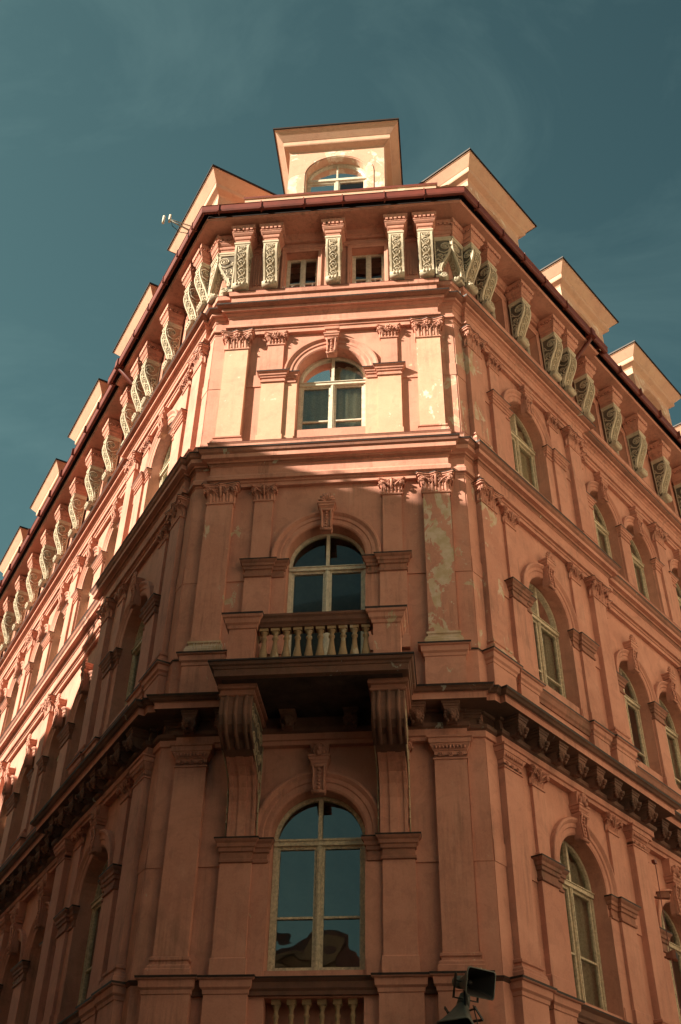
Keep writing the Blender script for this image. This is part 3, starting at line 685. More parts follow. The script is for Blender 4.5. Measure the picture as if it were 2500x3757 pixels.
# fine ledge between pier and pilaster at impost level
for side, c in (('C', 0), ('R', PAV), ('L', PAV)):
    for k in (1, 2, 3):
        z = FL[k]['ib']-0.02
        for s in (-1, 1):
            part('string_course', cached(('lg', k), lambda b: b.box(-0.17, 0.17, 0, 0.022, z, z+0.33), 'string_course', ['wall']), side, c+s*1.59, 0, 0, peel=0.04)
        for s in (-1, 1):
            if side == 'C': part('string_course', cached(('lgc', k), lambda b: b.box(-0.14, 0.14, 0, 0.022, z, z+0.33), 'string_course', ['wall']), side, s*2.395, 0, 0, peel=0.12 if s > 0 else 0.03)
            elif s < 0: part('string_course', cached(('lgw', k), lambda b: b.box(-0.15, 0.15, 0, 0.022, z, z+0.33), 'string_course', ['wall']), side, 0.16, 0, 0, peel=0.1)

for k in (1, 2, 3):
    F = FL[k]
    for side, u0, u1, pe in (('C', 2.262, 2.525, {1: 0.05, 2: 0.15, 3: 0.2}[k]), ('C', -2.525, -2.262, 0.05), ('R', 0.006, 0.30, {1: 0.05, 2: 0.13, 3: 0.16}[k]), ('L', 0.006, 0.30, 0.04)):
        w_ = (u1-u0)/2
        part('corner_strip', cached(('cs', k, round(w_, 3)), lambda b: b.box(-w_, w_, 0.0, 0.012, F['b'], F['cap']), 'corner_strip', ['wall']), side, (u0+u1)/2, peel=pe)
# ------------------------------------------------------------------ attic: windows, mouldings, carved consoles
def attic_window(side, u, rec):
    def f(b):
        o0, o1 = -0.27, -0.2; w, z0, z1 = 0.37, 18.6, 19.99
        for x0_, x1_ in ((-w, -w+0.05), (w-0.05, w), (-0.035, 0.035)): b.box(x0_, x1_, o0, o1, z0, z1)
        for za, zb in ((z0, z0+0.05), (z1-0.05, z1)): b.box(-w+0.05, w-0.05, o0, o1-0.004, za, zb)
        for xa, xb in ((-w+0.05, -0.035), (0.035, w-0.05)):
            b.box(xa, xb, o0, o1-0.01, 19.12, 19.15)
            b.box(xa, xa+0.025, o0, o1-0.008, z0+0.05, z1-0.05); b.box(xb-0.025, xb, o0, o1-0.008, z0+0.05, z1-0.05)
    fr = part('window', cached('attwin', f, 'window', ['white']), side, u, 0, rec)
    for sx in (-1, 1):
        part('pane', cached(('attp', sx), lambda b: b.face([b.pt(x, -0.245, z) for x, z in ((sx*0.06, 18.66), (sx*0.295, 18.66), (sx*0.295, 19.94), (sx*0.06, 19.94))]), 'pane', ['glass']), side, 0, parent=fr)
    def sur(b):
        w, z0, z1 = 0.37, 18.98, 19.99
        pr = [(0.0, -0.01), (0.0, 0.02), (0.03, 0.03), (0.05, 0.03), (0.06, 0.045), (0.085, 0.045), (0.10, 0.03), (0.10, 0)]
        rings = []
        for (x, z, dx, dz) in ((-w, z0-0.4, -1, 0), (-w, z1, -1, 1), (w, z1, 1, 1), (w, z0-0.4, 1, 0)):
            rings.append([(x+dx*r, o, z+dz*r) for r, o in pr])
        b.loft(rings, 0, closed=False)
    part('window_surround', cached('attsur', sur, 'window_surround', ['trim']), side, u, 0, rec)
for side in ROWS:
    if side == 'C': us = [(-0.75, 0), (0.75, 0)]
    else:
        w = RW if side == 'R' else LW
        us = [(PAV-0.75, 0), (PAV+0.75, 0)]
        for j in range(w['n']):
            pc = w['pc']+j*w['per']; us += [(pc-w['h']+0.12, -REC*0.6), (pc+w['h']-0.12, -REC*0.6)]
    for u, r in us: attic_window(side, u, r)
sweep('attic_moulding', path(0, REC*0.6), [(0, 20.06), (0.02, 20.07), (0.02, 20.11), (0.04, 20.13), (0.04, 20.18), (0.015, 20.20), (0, 20.2)], ['trim'])

FRONT = [(0.455, 1.26), (0.475, 1.17), (0.48, 1.06), (0.46, 0.95), (0.415, 0.84), (0.355, 0.73), (0.285, 0.62), (0.22, 0.50), (0.17, 0.39), (0.145, 0.29), (0.15, 0.20)]
DS = 0.80
FRONT = [(o*DS, z) for o, z in FRONT]
def fcurve(t):
    x = t*(len(FRONT)-1); i = min(int(x), len(FRONT)-2); f_ = x-i
    return FRONT[i][0]*(1-f_)+FRONT[i+1][0]*f_, FRONT[i][1]*(1-f_)+FRONT[i+1][1]*f_
def console_body(b):
    w = 0.142
    poly = [(0.0, 1.30), (0.364, 1.30)]+FRONT+[(0.12, 0.14), (0.10, 0.10), (0, 0.10)]
    b.prism(poly, -w, w, 2, 1)
    # raised pale borders on the front and on the flanks
    for sx in (-1, 1):
        rings = []
        for i in range(21):
            o, z = fcurve(i/20)
            rings.append([(sx*w*1.0, o-0.03, z), (sx*(w+0.014), o-0.03, z), (sx*(w+0.014), o+0.016, z), (sx*(w-0.03), o+0.016, z), (sx*(w-0.03), o-0.005, z)])
        b.loft(rings, 0)
        b.box(*sorted((sx*w, sx*(w+0.014))), 0.0, 0.03, 0.12, 1.27)
    # foot scroll
    b.tube([(-w-0.012, 0.175, 0.085), (w+0.012, 0.175, 0.085)], 0.075, 12)
    for sx in (-1, 1):
        volute(b, sx*(w+0.014), 0.175, 0.085, 0.06, 1, 0.011, 'o', n=12, turns=1.6)
    b.box(-w, w, 0.0, 0.16, 0.02, 0.12)
    b.mold(-w-0.01, w+0.01, 0.364, [(0.0, 1.255), (0.012, 1.26), (0.016, 1.30), (0.03, 1.31), (0.03, 1.36)])
def console_scroll(b):
    for sx in (-1, 1):
        xx = sx*0.15
        volute(b, xx, 0.245, 1.06, 0.115, 1, 0.02, 'o', n=34, turns=2.4)
        b.ball((xx, 0.245, 1.06), 0.014, 0.03, 0.03, k=6, h=3)
        b.tube([(xx, 0.36, 1.04), (xx, 0.31, 0.89), (xx, 0.21, 0.83), (xx, 0.11, 0.89), (xx, 0.05, 1.02)], 0.017)
        volute(b, xx, 0.125, 0.72, 0.072, -1, 0.017, 'o', n=18, turns=1.6)
        volute(b, xx, 0.235, 0.74, 0.035, 1, 0.014, 'o', n=12, turns=1.3)
        b.tube([(xx, 0.05, 0.74), (xx, 0.09, 0.60), (xx, 0.15, 0.54)], 0.016)
        volute(b, xx, 0.085, 0.48, 0.052, 1, 0.015, 'o', n=14, turns=1.5)
        b.tube([(xx, 0.12, 0.47), (xx, 0.09, 0.36), (xx, 0.055, 0.26), (xx, 0.08, 0.17)], 0.015)
        for (o, z) in ((0.06, 0.93), (0.16, 0.62), (0.05, 0.62), (0.10, 0.30), (0.09, 0.22)): b.ball((xx, o, z), 0.014, 0.026, 0.034, k=6, h=3)
def console_ornament(b):
    n = 5
    for c in range(n):
        tc_ = 0.10+0.185*c; pts = []
        for i in range(13):
            a = 2*PI*i/12; t = tc_+0.088*math.sin(a); o, z = fcurve(max(0, min(1, t)))
            pts.append((0.078*math.cos(a), o+0.012, z))
        b.tube(pts, 0.0125, 4)
        o, z = fcurve(tc_)
        for k in range(5):
            a = PI*(0.1+0.2*k); oo, zz = fcurve(max(0, min(1, tc_-0.035*math.sin(a))))
            b.ball((0.038*math.cos(a), oo+0.01, zz), 0.014, 0.014, 0.026, k=5, h=3)
        b.ball((0, o+0.014, z-0.03), 0.018, 0.016, 0.02, k=5, h=3)
    for sx in (-1, 0, 1): b.ball((sx*0.07, 0.245, 0.10), 0.035, 0.03, 0.05, k=6, h=3)
def console_cap(b):
    w = 0.155
    b.mold(-w, w, 0.364, [(0.0, 1.36), (0.0, 1.47), (0.02, 1.48), (0.03, 1.51), (0.03, 1.565), (0.05, 1.58), (0.075, 1.62), (0.085, 1.655), (0.095, 1.66), (0.095, 1.685), (0.085, 1.69), (0.085, 1.76), (0.11, 1.765), (0.12, 1.87)])
    nd = 5
    for i in range(nd):
        x = -0.24+0.48*(i+0.5)/nd; b.box(x-0.03, x+0.03, 0.44, 0.484, 1.70, 1.755)
    for sx in (-1, 1):
        for i in range(4): o = 0.07+0.1*i; b.box(*sorted((sx*0.238, sx*0.27)), o-0.03, o+0.03, 1.70, 1.755)
def console(side, u, o=0.0, rot=0.0):
    fm = 'pinkfield' if side == 'L' else 'field'  # lit and shaded copies of one flank colour, picked by facade
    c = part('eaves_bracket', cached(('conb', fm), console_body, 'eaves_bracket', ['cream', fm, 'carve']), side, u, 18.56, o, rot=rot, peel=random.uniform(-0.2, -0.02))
    part('scroll', cached('cons', console_scroll, 'scroll', ['cream']), side, 0, parent=c, kind='stuff', peel=-0.2)
    part('leaf_ornament', cached('cono', console_ornament, 'leaf_ornament', ['cream']), side, 0, parent=c, kind='stuff', peel=-0.2)
    part('bracket_cap', cached('conc', console_cap, 'bracket_cap', ['trim']), side, 0, parent=c)
for side in ROWS:
    c0 = 0 if side == 'C' else PAV
    for x in (-2.06, -1.41, 0, 1.41, 2.06): console(side, c0+x, 0.06)
    if side != 'C':
        w = RW if side == 'R' else LW
        st = w['per']/3
        u = w['pc']-st
        while u < w['pil']+(w['n']-1)*w['per']-0.3:
            console(side, u, 0.06-REC*0.6); u += st
# brackets turned into the recessed corners
console('C', 2.25, 0.02, rot=PI/2); console('C', -2.25, 0.02, rot=-PI/2)
console('R', 0.30, 0.05, rot=-PI/2); console('L', 0.30, 0.05, rot=PI/2)
# sunk panel between the outer consoles
for side in ROWS:
    c0 = 0 if side == 'C' else PAV
    for s in (-1, 1):
        part('fluted_panel', cached('flp', lambda b: [b.box(x-0.015, x+0.015, 0, 0.03, 18.9, 20.0) for x in (-0.09, -0.03, 0.03, 0.09)], 'fluted_panel', ['trim']), side, c0+s*1.735)

# ------------------------------------------------------------------ lion-head modillions under the bracketed cornice
def modillion(b):
    b.mold(-0.10, 0.10, 0.36, [(0.0, 7.98), (0.01, 8.0), (0.012, 8.03), (0.025, 8.04), (0.027, 8.07), (0.04, 8.08), (0.045, 8.113)])
    b.prism([(0, 7.88), (0.18, 7.80), (0.26, 7.80), (0.34, 7.86), (0.36, 7.98), (0, 7.98)], -0.085, 0.085)
    b.tube([(-0.09, 0.2, 7.88), (0.09, 0.2, 7.88)], 0.085, 12)
def lion(b):
    b.ball((0, 0.35, 7.90), 0.095, 0.075, 0.10, k=10, h=7)
    b.ball((0, 0.43, 7.87), 0.045, 0.045, 0.04, k=8, h=5); b.ball((0, 0.42, 7.825), 0.03, 0.03, 0.022, k=7, h=4)
    b.ball((0, 0.465, 7.885), 0.016, 0.014, 0.012, k=6, h=3)
    for sx in (-1, 1):
        b.ball((sx*0.035, 0.41, 7.92), 0.016, 0.014, 0.012, k=6, h=3); b.ball((sx*0.075, 0.36, 7.975), 0.026, 0.02, 0.026, k=6, h=3)
        for i in range(5):
            a = -0.9+0.45*i; b.ball((sx*0.095*math.cos(a), 0.35, 7.89+0.105*math.sin(a)), 0.03, 0.035, 0.035, k=6, h=3)
def modil(side, u, rec=0.0, rot=0.0):
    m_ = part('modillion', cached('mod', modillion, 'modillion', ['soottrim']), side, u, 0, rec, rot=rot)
    part('lion_head', cached('lion', lion, 'lion_head', ['soottrim']), side, 0, parent=m_)
for side in 'RL':
    for i in range(8): modil(side, 0.52+0.6*i, 0.02)
    w = RW if side == 'R' else LW
    u = 5.62
    while u < w['pil']+(w['n']-1)*w['per']: modil(side, u, 0.02-REC); u += 0.615
for x in (-2.05, -1.52, -0.5, 0.5, 1.52, 2.05): modil('C', x, 0.02)
modil('C', 2.13, -0.04, rot=PI/2); modil('C', -2.13, -0.04, rot=-PI/2)

# ------------------------------------------------------------------ balcony on two big consoles
bal = thing  # keep name free
BAL = part('balcony', cached('slab', lambda b: b.mold(-1.30, 1.30, 1.30, [(0.08, 8.08), (0.155, 8.085), (0.16, 8.19), (0.175, 8.20), (0.185, 8.235), (0.215, 8.25), (0.235, 8.29), (0.25, 8.30), (0.25, 8.325)], mis=[0]*6+[1, 1], back=0.1), 'balcony', ['soottrim', 'flash']), 'C', 0, peel=0.06)
part('balcony_soffit', cached('bsof', lambda b: b.box(-1.36, 1.36, 0.12, 1.36, 8.072, 8.079), 'balcony_soffit', ['soot']), 'C', 0, parent=BAL)  # thin dark sheet added as painted shade under the slab
def bal_ped(cx):
    def f(b):
        b.box(cx-0.21, cx+0.21, 0.90, 1.24, 8.32, 9.06)
        b.mold(cx-0.21, cx+0.21, 1.24, [(0.0, 9.04), (0.02, 9.05), (0.03, 9.10), (0.06, 9.13), (0.075, 9.20), (0.10, 9.22), (0.115, 9.255), (0.12, 9.29)], mis=[0]*6+[1], back=0.80)
    return f
for cx in (-1.13, 1.13):
    pp = part('pedestal', cached(('bp', cx), bal_ped(cx), 'pedestal', ['wall', 'flash']), 'C', 0, parent=BAL); pp['peel'] = 0.13
    def sr(b):
        s_ = 1 if cx > 0 else -1
        b.box(*sorted((s_*1.02, s_*1.26)), 0.10, 0.95, 9.08, 9.28)
        b.box(*sorted((s_*1.05, s_*1.23)), 0.10, 0.95, 8.32, 8.42)
    part('side_rail', cached(('sr', cx), sr, 'side_rail', ['sooty']), 'C', 0, parent=BAL)
part('handrail', cached('hr', lambda b: b.prism([(0.98, 9.08), (1.20, 9.08), (1.22, 9.12), (1.25, 9.15), (1.26, 9.21), (1.285, 9.24), (1.29, 9.275), (0.96, 9.28)], -0.87, 0.87), 'handrail', ['soottrim']), 'C', 0, parent=BAL)
part('plinth_rail', cached('plr', lambda b: b.box(-0.92, 0.92, 1.0, 1.22, 8.32, 8.44), 'plinth_rail', ['sooty']), 'C', 0, parent=BAL)
def bbal(b):
    b.box(-0.068, 0.068, -0.068, 0.068, 9.03, 9.085)
    b.lathe([(0.06, 9.03), (0.055, 9.01), (0.036, 8.985), (0.034, 8.94), (0.05, 8.93), (0.05, 8.905), (0.034, 8.885), (0.038, 8.80), (0.052, 8.70), (0.068, 8.62), (0.073, 8.57), (0.066, 8.52), (0.035, 8.485), (0.052, 8.465), (0.06, 8.44)], k=14)
for i in range(10):
    o = part('baluster', cached('bbal', bbal, 'baluster', ['baluster']), 'C', 0, parent=BAL, peel=0.10); o.location = (-0.80+i*0.1778, -1.11, 0)
CB = [(1.12, 7.93), (1.18, 7.90), (1.23, 7.84), (1.25, 7.74), (1.245, 7.56), (1.20, 7.42), (1.11, 7.33), (0.98, 7.29), (0.86, 7.20), (0.70, 7.155), (0.52, 7.09), (0.37, 7.00), (0.27, 6.86), (0.21, 6.66), (0.19, 6.40), (0.185, 6.13)]
def big_console(b):
    w = 0.225
    b.prism([(0.0, 7.93)]+CB[:10]+[(0.0, 7.12)], -w, w, 0, 1)
    for x in (-0.145, 0.0, 0.145):       # flutes of the roll
        b.tube([(x, o-0.012, z) for o, z in CB[:9]], 0.04, 6)
    for sx in (-1, 1):
        b.tube([(sx*w, o-0.025, z) for o, z in CB[:9]], 0.028, 5, 0)
def console_stem(b):
    w = 0.205
    lo = [(o-0.03, z) for o, z in CB[8:]]
    b.prism([(0.0, 7.18)]+lo+[(0, 6.13)], -w, w)
    for x0, x1 in ((-w, -w+0.05), (-0.06, 0.06), (w-0.05, w)):
        b.loft([[(x0, o-0.02, z), (x1, o-0.02, z), (x1, o+0.018, z), (x0, o+0.018, z)] for o, z in lo])
def console_head(b):
    w = 0.245
    b.mold(-w, w, 1.19, [(0.0, 7.72+0.16), (0.015, 7.885), (0.03, 7.90), (0.03, 7.925), (0.012, 7.93), (0.012, 7.985), (0.03, 7.99), (0.055, 8.0), (0.062, 8.03), (0.05, 8.05), (0.05, 8.082)])
def cons_fret(b):
    # pierced scrollwork of the flanks
    for sx in (-1, 1):
        xx = sx*0.232
        b.tube([(xx, o-0.055, z) for o, z in CB[2:]], 0.012, 4)
        b.tube([(xx, 0.06, 6.2), (xx, 0.06, 7.8), (xx, 0.5, 7.86), (xx, 1.0, 7.86)], 0.012, 4)
        for (o, z, r, t) in ((1.04, 7.66, 0.12, 1), (0.80, 7.66, 0.12, -1), (0.84, 7.37, 0.10, 1), (0.55, 7.62, 0.14, 1), (0.60, 7.30, 0.12, -1), (0.30, 7.60, 0.13, -1), (0.36, 7.26, 0.13, 1), (0.13, 7.36, 0.09, -1), (0.17, 7.04, 0.11, -1), (0.14, 6.76, 0.09, 1), (0.12, 6.52, 0.07, -1), (0.11, 6.33, 0.055, 1)):
            volute(b, xx, o, z, r, t, 0.013, 'o', n=18, turns=1.9)
for sx in (-1, 1):
    cc = part('console', cached('bcon', big_console, 'console', ['soottrim', 'field', 'cream']), 'C', 0, parent=BAL, peel=-0.1); cc.location = (sx*1.135, 0, 0)
    st_ = part('console_stem', cached('bcons', console_stem, 'console_stem', ['trim']), 'C', 0, parent=BAL, peel=0.02); st_.location = (sx*1.135, 0, 0)
    hh = part('console_head', cached('bconh', console_head, 'console_head', ['sooty']), 'C', 0, parent=BAL, peel=0.02); hh.location = (sx*1.135, 0, 0)
    ff = part('scrollwork', cached('bconf', cons_fret, 'scrollwork', ['carve']), 'C', 0, parent=BAL, kind='stuff', peel=-0.2); ff.location = (sx*1.135, 0, 0)

# ------------------------------------------------------------------ dormers
def dormer(side, u, top=24.0, o=0.2, hw=1.17, win=0.74, rec=0.0):
    # rear runs back into the roof
    zt = top-0.50; zs = zt-0.30-win*0.95; ri = win
    z0 = 21.1; zs = min(zs, zt-0.30-win*0.92)
    def body(b):
        n = 18; rise = win*0.92
        ap = [(-ri*math.cos(PI*i/n), zs+rise*math.sin(PI*i/n)) for i in range(n+1)]
        q = lambda pts: b.face([b.pt(*p) for p in pts])
        q([(-hw, 0, z0), (-ri, 0, z0), (-ri, 0, zt), (-hw, 0, zt)]); q([(ri, 0, z0), (hw, 0, z0), (hw, 0, zt), (ri, 0, zt)])
        for (xa, za), (xb, zb) in zip(ap, ap[1:]):
            q([(xa, 0, za), (xb, 0, zb), (xb, 0, zt), (xa, 0, zt)]); q([(xa, 0, za), (xb, 0, zb), (xb, -0.28, zb), (xa, -0.28, za)])
        for x in (-ri, ri): q([(x, 0, z0), (x, 0, zs), (x, -0.28, zs), (x, -0.28, z0)])
        for x in (-hw, hw): q([(x, 0, z0), (x, 0, zt), (x, -3.5, zt), (x, -3.5, z0)])
        q([(-hw, 0, zt), (hw, 0, zt), (hw, -3.5, zt), (-hw, -3.5, zt)])
        # raised band round the arch
        prof = [(ri+0.03, 0.0), (ri+0.03, 0.018), (ri+0.17, 0.018), (ri+0.17, 0.0)]
        rings = []
        for i in range(n+1):
            a = PI*i/n; rings.append([(-r*math.cos(a), oo, zs+(r/ri)*rise*math.sin(a)) for r, oo in prof])
        rings = [[(-r, oo, z0) for r, oo in prof]]+rings+[[(r, oo, z0) for r, oo in prof]]
        b.loft(rings, 0, closed=False, cap=False)
    d = part('dormer', cached(('dor', hw, top), body, 'dormer', ['dormer']), side, u, 0, o, peel=0.05)
    def cornice(b):
        prof = [(0.0, zt-0.04), (0.03, zt), (0.145, zt+0.07), (0.16, zt+0.10), (0.165, zt+0.22), (0.178, zt+0.23), (0.355, zt+0.46), (0.37, zt+0.465), (0.372, zt+0.49)]
        b.loft([[(-hw-dd, -3.4, z), (-hw-dd, dd, z), (hw+dd, dd, z), (hw+dd, -3.4, z)] for dd, z in prof])
    part('dormer_cornice', cached(('dorc', hw, top), cornice, 'dormer_cornice', ['dormer']), side, 0, parent=d, peel=-0.08)
    part('dormer_roof', cached(('dorr', hw, top), lambda b: b.box(-hw-0.405, hw+0.405, -3.4, 0.405, zt+0.49, zt+0.535), 'dormer_roof', ['flash']), side, 0, parent=d)
    def frame(b):
        n = 18; rise = win*0.92; o0, o1 = -0.26, -0.2; th = 0.06
        po = [(-ri, z0)]+[(-ri*math.cos(PI*i/n), zs+rise*math.sin(PI*i/n)) for i in range(n+1)]+[(ri, z0)]
        pi_ = [(x*(1-th/ri), z if z <= z0+0.01 else zs+(z-zs)*(1-th/rise)) for x, z in po]
        for (xa, za), (xb, zb), (xc, zc), (xd, zd) in zip(po, po[1:], pi_[1:], pi_):
            b.face([b.pt(xa, o1, za), b.pt(xb, o1, zb), b.pt(xc, o1, zc), b.pt(xd, o1, zd)]); b.face([b.pt(xd, o1, zd), b.pt(xc, o1, zc), b.pt(xc, o0, zc), b.pt(xd, o0, zd)])
        b.box(-ri+0.02, ri-0.02, o0, o1+0.03, zs-0.05, zs+0.03); b.box(-0.035, 0.035, o0, o1+0.01, z0, zs-0.05); b.box(-0.02, 0.02, o0, o1, zs+0.03, zs+rise-0.04)
        for sx in (-1, 1):
            xa, xb = sorted((sx*0.035, sx*(ri-th))); b.box(xa, xb, o0, o1-0.01, zs-0.10, zs-0.05); b.box(xa, xa+0.035, o0, o1-0.01, z0, zs-0.1); b.box(xb-0.035, xb, o0, o1-0.01, z0, zs-0.1)
    part('window_frame', cached(('dorf', hw, top), frame, 'window_frame', ['white']), side, 0, parent=d)
    for sx in (-1, 1):
        def pane(b):
            rise = win*0.92; wi = ri-0.06; ri2 = rise-0.06
            b.face([b.pt(x, -0.24, z) for x, z in [(sx*0.02, zs+0.02)]+[(sx*wi*math.cos(PI/2*i/10), zs+0.02+ri2*math.sin(PI/2*i/10)) for i in range(11)]])
            b.face([b.pt(x, -0.24, z) for x, z in ((sx*0.07, z0), (sx*(wi-0.03), z0), (sx*(wi-0.03), zs-0.1), (sx*0.07, zs-0.1))])
        part('dormer_pane', cached(('dorp', hw, top, sx), pane, 'dormer_pane', ['glass']), side, 0, parent=d)
    part('dormer_curtain', cached(('dorx', hw, top), lambda b: b.box(-ri, ri, -0.75, -0.7, z0, zs+0.2), 'dormer_curtain', ['curtain']), side, 0, parent=d)
dormer('C', 0, 24.22, 0.20)
for side, cs in (('R', (2.13, 6.5, 10.5, 14.6)), ('L', (1.98, 6.35, 10.68, 15.0, 19.3))):
    for c in cs: dormer(side, c, 23.92, 0.11, hw=1.13)

# ------------------------------------------------------------------ rainwater pipes at the set-backs
for side in 'RL':
    b = MB(); s_ = sgn(side)
    b.tube([(s_*0.10, 0.80, 20.70), (s_*0.10, 0.78, 20.55), (s_*0.10, 0.15, 20.05), (s_*0.10, -0.08, 19.9)], 0.05, 8)
    b.box(s_*0.10-0.09, s_*0.10+0.09, 0.70, 0.90, 20.58, 20.84)
    part('rainwater_pipe', b.mesh('rainwater_pipe', ['redmetal']), side, UP)
# thin cable down the second pilaster of the right wing
b = MB(); b.tube([(0.05, 0.14, 7.2), (0.04, 0.135, 6.0), (0.06, 0.135, 4.6), (0.05, 0.14, 3.0)], 0.008, 5); b.box(0.0, 0.09, 0.1, 0.16, 7.17, 7.23)
part('cable', b.mesh('cable', ['redmetal']), 'R', UP+0.0, 0, -0.02)
# bird spikes on ledges
def spikes(side, u0, u1, z, o, h=0.10, rec=0.0, step=0.045, nm='bird_spikes'):
    b = MB(); u = u0
    while u < u1:
        x = (u-u0)*sgn(side); l = random.uniform(-0.03, 0.03); oo = o+random.uniform(-0.03, 0.03)
        b.tube([(x, oo, z), (x+l, oo+random.uniform(-0.02, 0.03), z+h*random.uniform(0.7, 1.1))], 0.0035, 3)
        u += step*random.uniform(0.7, 1.4)
    part(nm, b.mesh(nm, ['galv']), side, u0, 0, rec, kind='stuff')
spikes('C', -1.12, -0.40, 18.56, 0.12, 0.10); spikes('C', 0.36, 1.10, 18.56, 0.12, 0.10)
spikes('C', 2.35, 2.75, 17.95, 0.12, 0.16, step=0.025); spikes('R', -0.05, 0.35, 17.95, 0.15, 0.17, step=0.025); spikes('R', 0.4, 1.2, 17.99, 0.28, 0.1, step=0.03)
spikes('C', 2.3, 2.6, 13.78, 0.12, 0.17, step=0.022); spikes('R', 0.0, 0.4, 13.78, 0.15, 0.17, step=0.022)
spikes('C', -0.62, 0.62, 14.02, 0.02, 0.14); spikes('C', -2.3, 2.3, 17.0, 0.0, 0.001, step=2)
spikes('C', -2.2, -1.6, 9.31, 0.22, 0.16, step=0.04)

# ------------------------------------------------------------------ things fixed to the building but not part of it
def tagm(name, me, label, cat, loc, rot=(0, 0, 0), group=None):
    o = bpy.data.objects.new(name, me); link(o); o.location = loc; o.rotation_euler = rot; o['label'] = label; o['category'] = cat
    if group: o['group'] = group
    return o
def horn_speaker(label, loc, aim, roll=0.0, arm=None):
    t = thing('horn_loudspeaker', label, 'loudspeaker', loc, 'horn loudspeakers at the right of the corner')
    q = Vector(aim).to_track_quat('-Y', 'Z').to_euler(); t.rotation_euler = (q.x, q.y, q.z)
    b = MB()      # mouth faces local -y (o = +)
    def rr(w, h, o, c=0.25):
        k = []
        for sx, sz in ((1, 1), (-1, 1), (-1, -1), (1, -1)):
            for a in range(4):
                an = {(1, 1): 0, (-1, 1): PI/2, (-1, -1): PI, (1, -1): 1.5*PI}[(sx, sz)]+a*PI/6
                r = min(w, h)*c; k.append((sx*(w-r)+r*math.cos(an), o, sz*(h-r)+r*math.sin(an)))
        return k
    b.loft([rr(0.075, 0.075, -0.02, 0.9), rr(0.085, 0.08, 0.04, 0.7), rr(0.12, 0.10, 0.14, 0.4), rr(0.185, 0.135, 0.26, 0.28), rr(0.225, 0.165, 0.33, 0.24), rr(0.235, 0.172, 0.335, 0.24), rr(0.235, 0.172, 0.345, 0.24), rr(0.222, 0.16, 0.345, 0.24)], 0, cap=False, smooth=True)
    part_o = bpy.data.objects.new('horn_bell', b.mesh('horn_bell', ['horn'])); link(part_o, t)
    b = MB(); b.loft([rr(0.221, 0.159, 0.343, 0.24), rr(0.17, 0.12, 0.25, 0.28), rr(0.10, 0.08, 0.12, 0.4), rr(0.06, 0.06, 0.04, 0.7)], 0, cap=False, smooth=True); b.ball((0, 0.10, 0), 0.045, 0.05, 0.045, k=10, h=6)
    link(bpy.data.objects.new('horn_throat', b.mesh('horn_throat', ['black'])), t)
    b = MB(); b.lathe([(0.0, -0.17), (0.07, -0.16), (0.08, -0.10), (0.085, 0.0)], k=16)
    for i, v in enumerate(b.v): b.v[i] = (v[0], -v[2], v[1])
    link(bpy.data.objects.new('driver_housing', b.mesh('driver_housing', ['horn'])), t)
    b = MB()
    b.box(-0.205, -0.19, 0.05, 0.085, -0.02, 0.10); b.box(-0.205, -0.19, 0.05, 0.08, -0.20, -0.02); b.box(-0.205, 0.205, 0.05, 0.08, -0.21, -0.195); b.box(0.19, 0.205, 0.05, 0.08, -0.20, 0.03)
    b.tube([(-0.2, 0.06, 0.0), (-0.11, 0.08, 0.0)], 0.012, 6); b.tube([(0.2, 0.06, 0.0), (0.11, 0.08, 0.0)], 0.012, 6)
    link(bpy.data.objects.new('yoke', b.mesh('yoke', ['black'])), t)
    return t
p1 = place('C', 2.02, 0.55, 3.95)[0]; p2 = place('C', 1.99, 0.55, 3.66)[0]
h1 = horn_speaker('upper grey horn loudspeaker with dark square mouth turned to the right', p1, (0.62, -0.74, -0.24))
h2 = horn_speaker('lower grey horn loudspeaker aimed down, cut by the bottom edge', p2, (-0.22, -0.42, -0.88))
b = MB(); b.tube([(0, 0.0, 0), (0, 0.52, 0)], 0.022, 8); b.tube([(0, 0.50, -0.75), (0, 0.50, 0.28)], 0.016, 8); b.tube([(0, 0, -0.5), (0, 0.5, -0.5)], 0.022, 8); b.tube([(0.1, 0.5, 0.1), (0.14, 0.52, -0.1), (0.12, 0.5, -0.35)], 0.008, 5); b.box(-0.06, 0.06, 0, 0.02, -0.6, 0.1)
me = b.mesh('speaker_bracket', ['black'])
pp = place('C', 2.02, 0.141, 3.55)[0]
tagm('speaker_bracket', me, 'black wall bracket holding the two horn loudspeakers', 'bracket', pp)
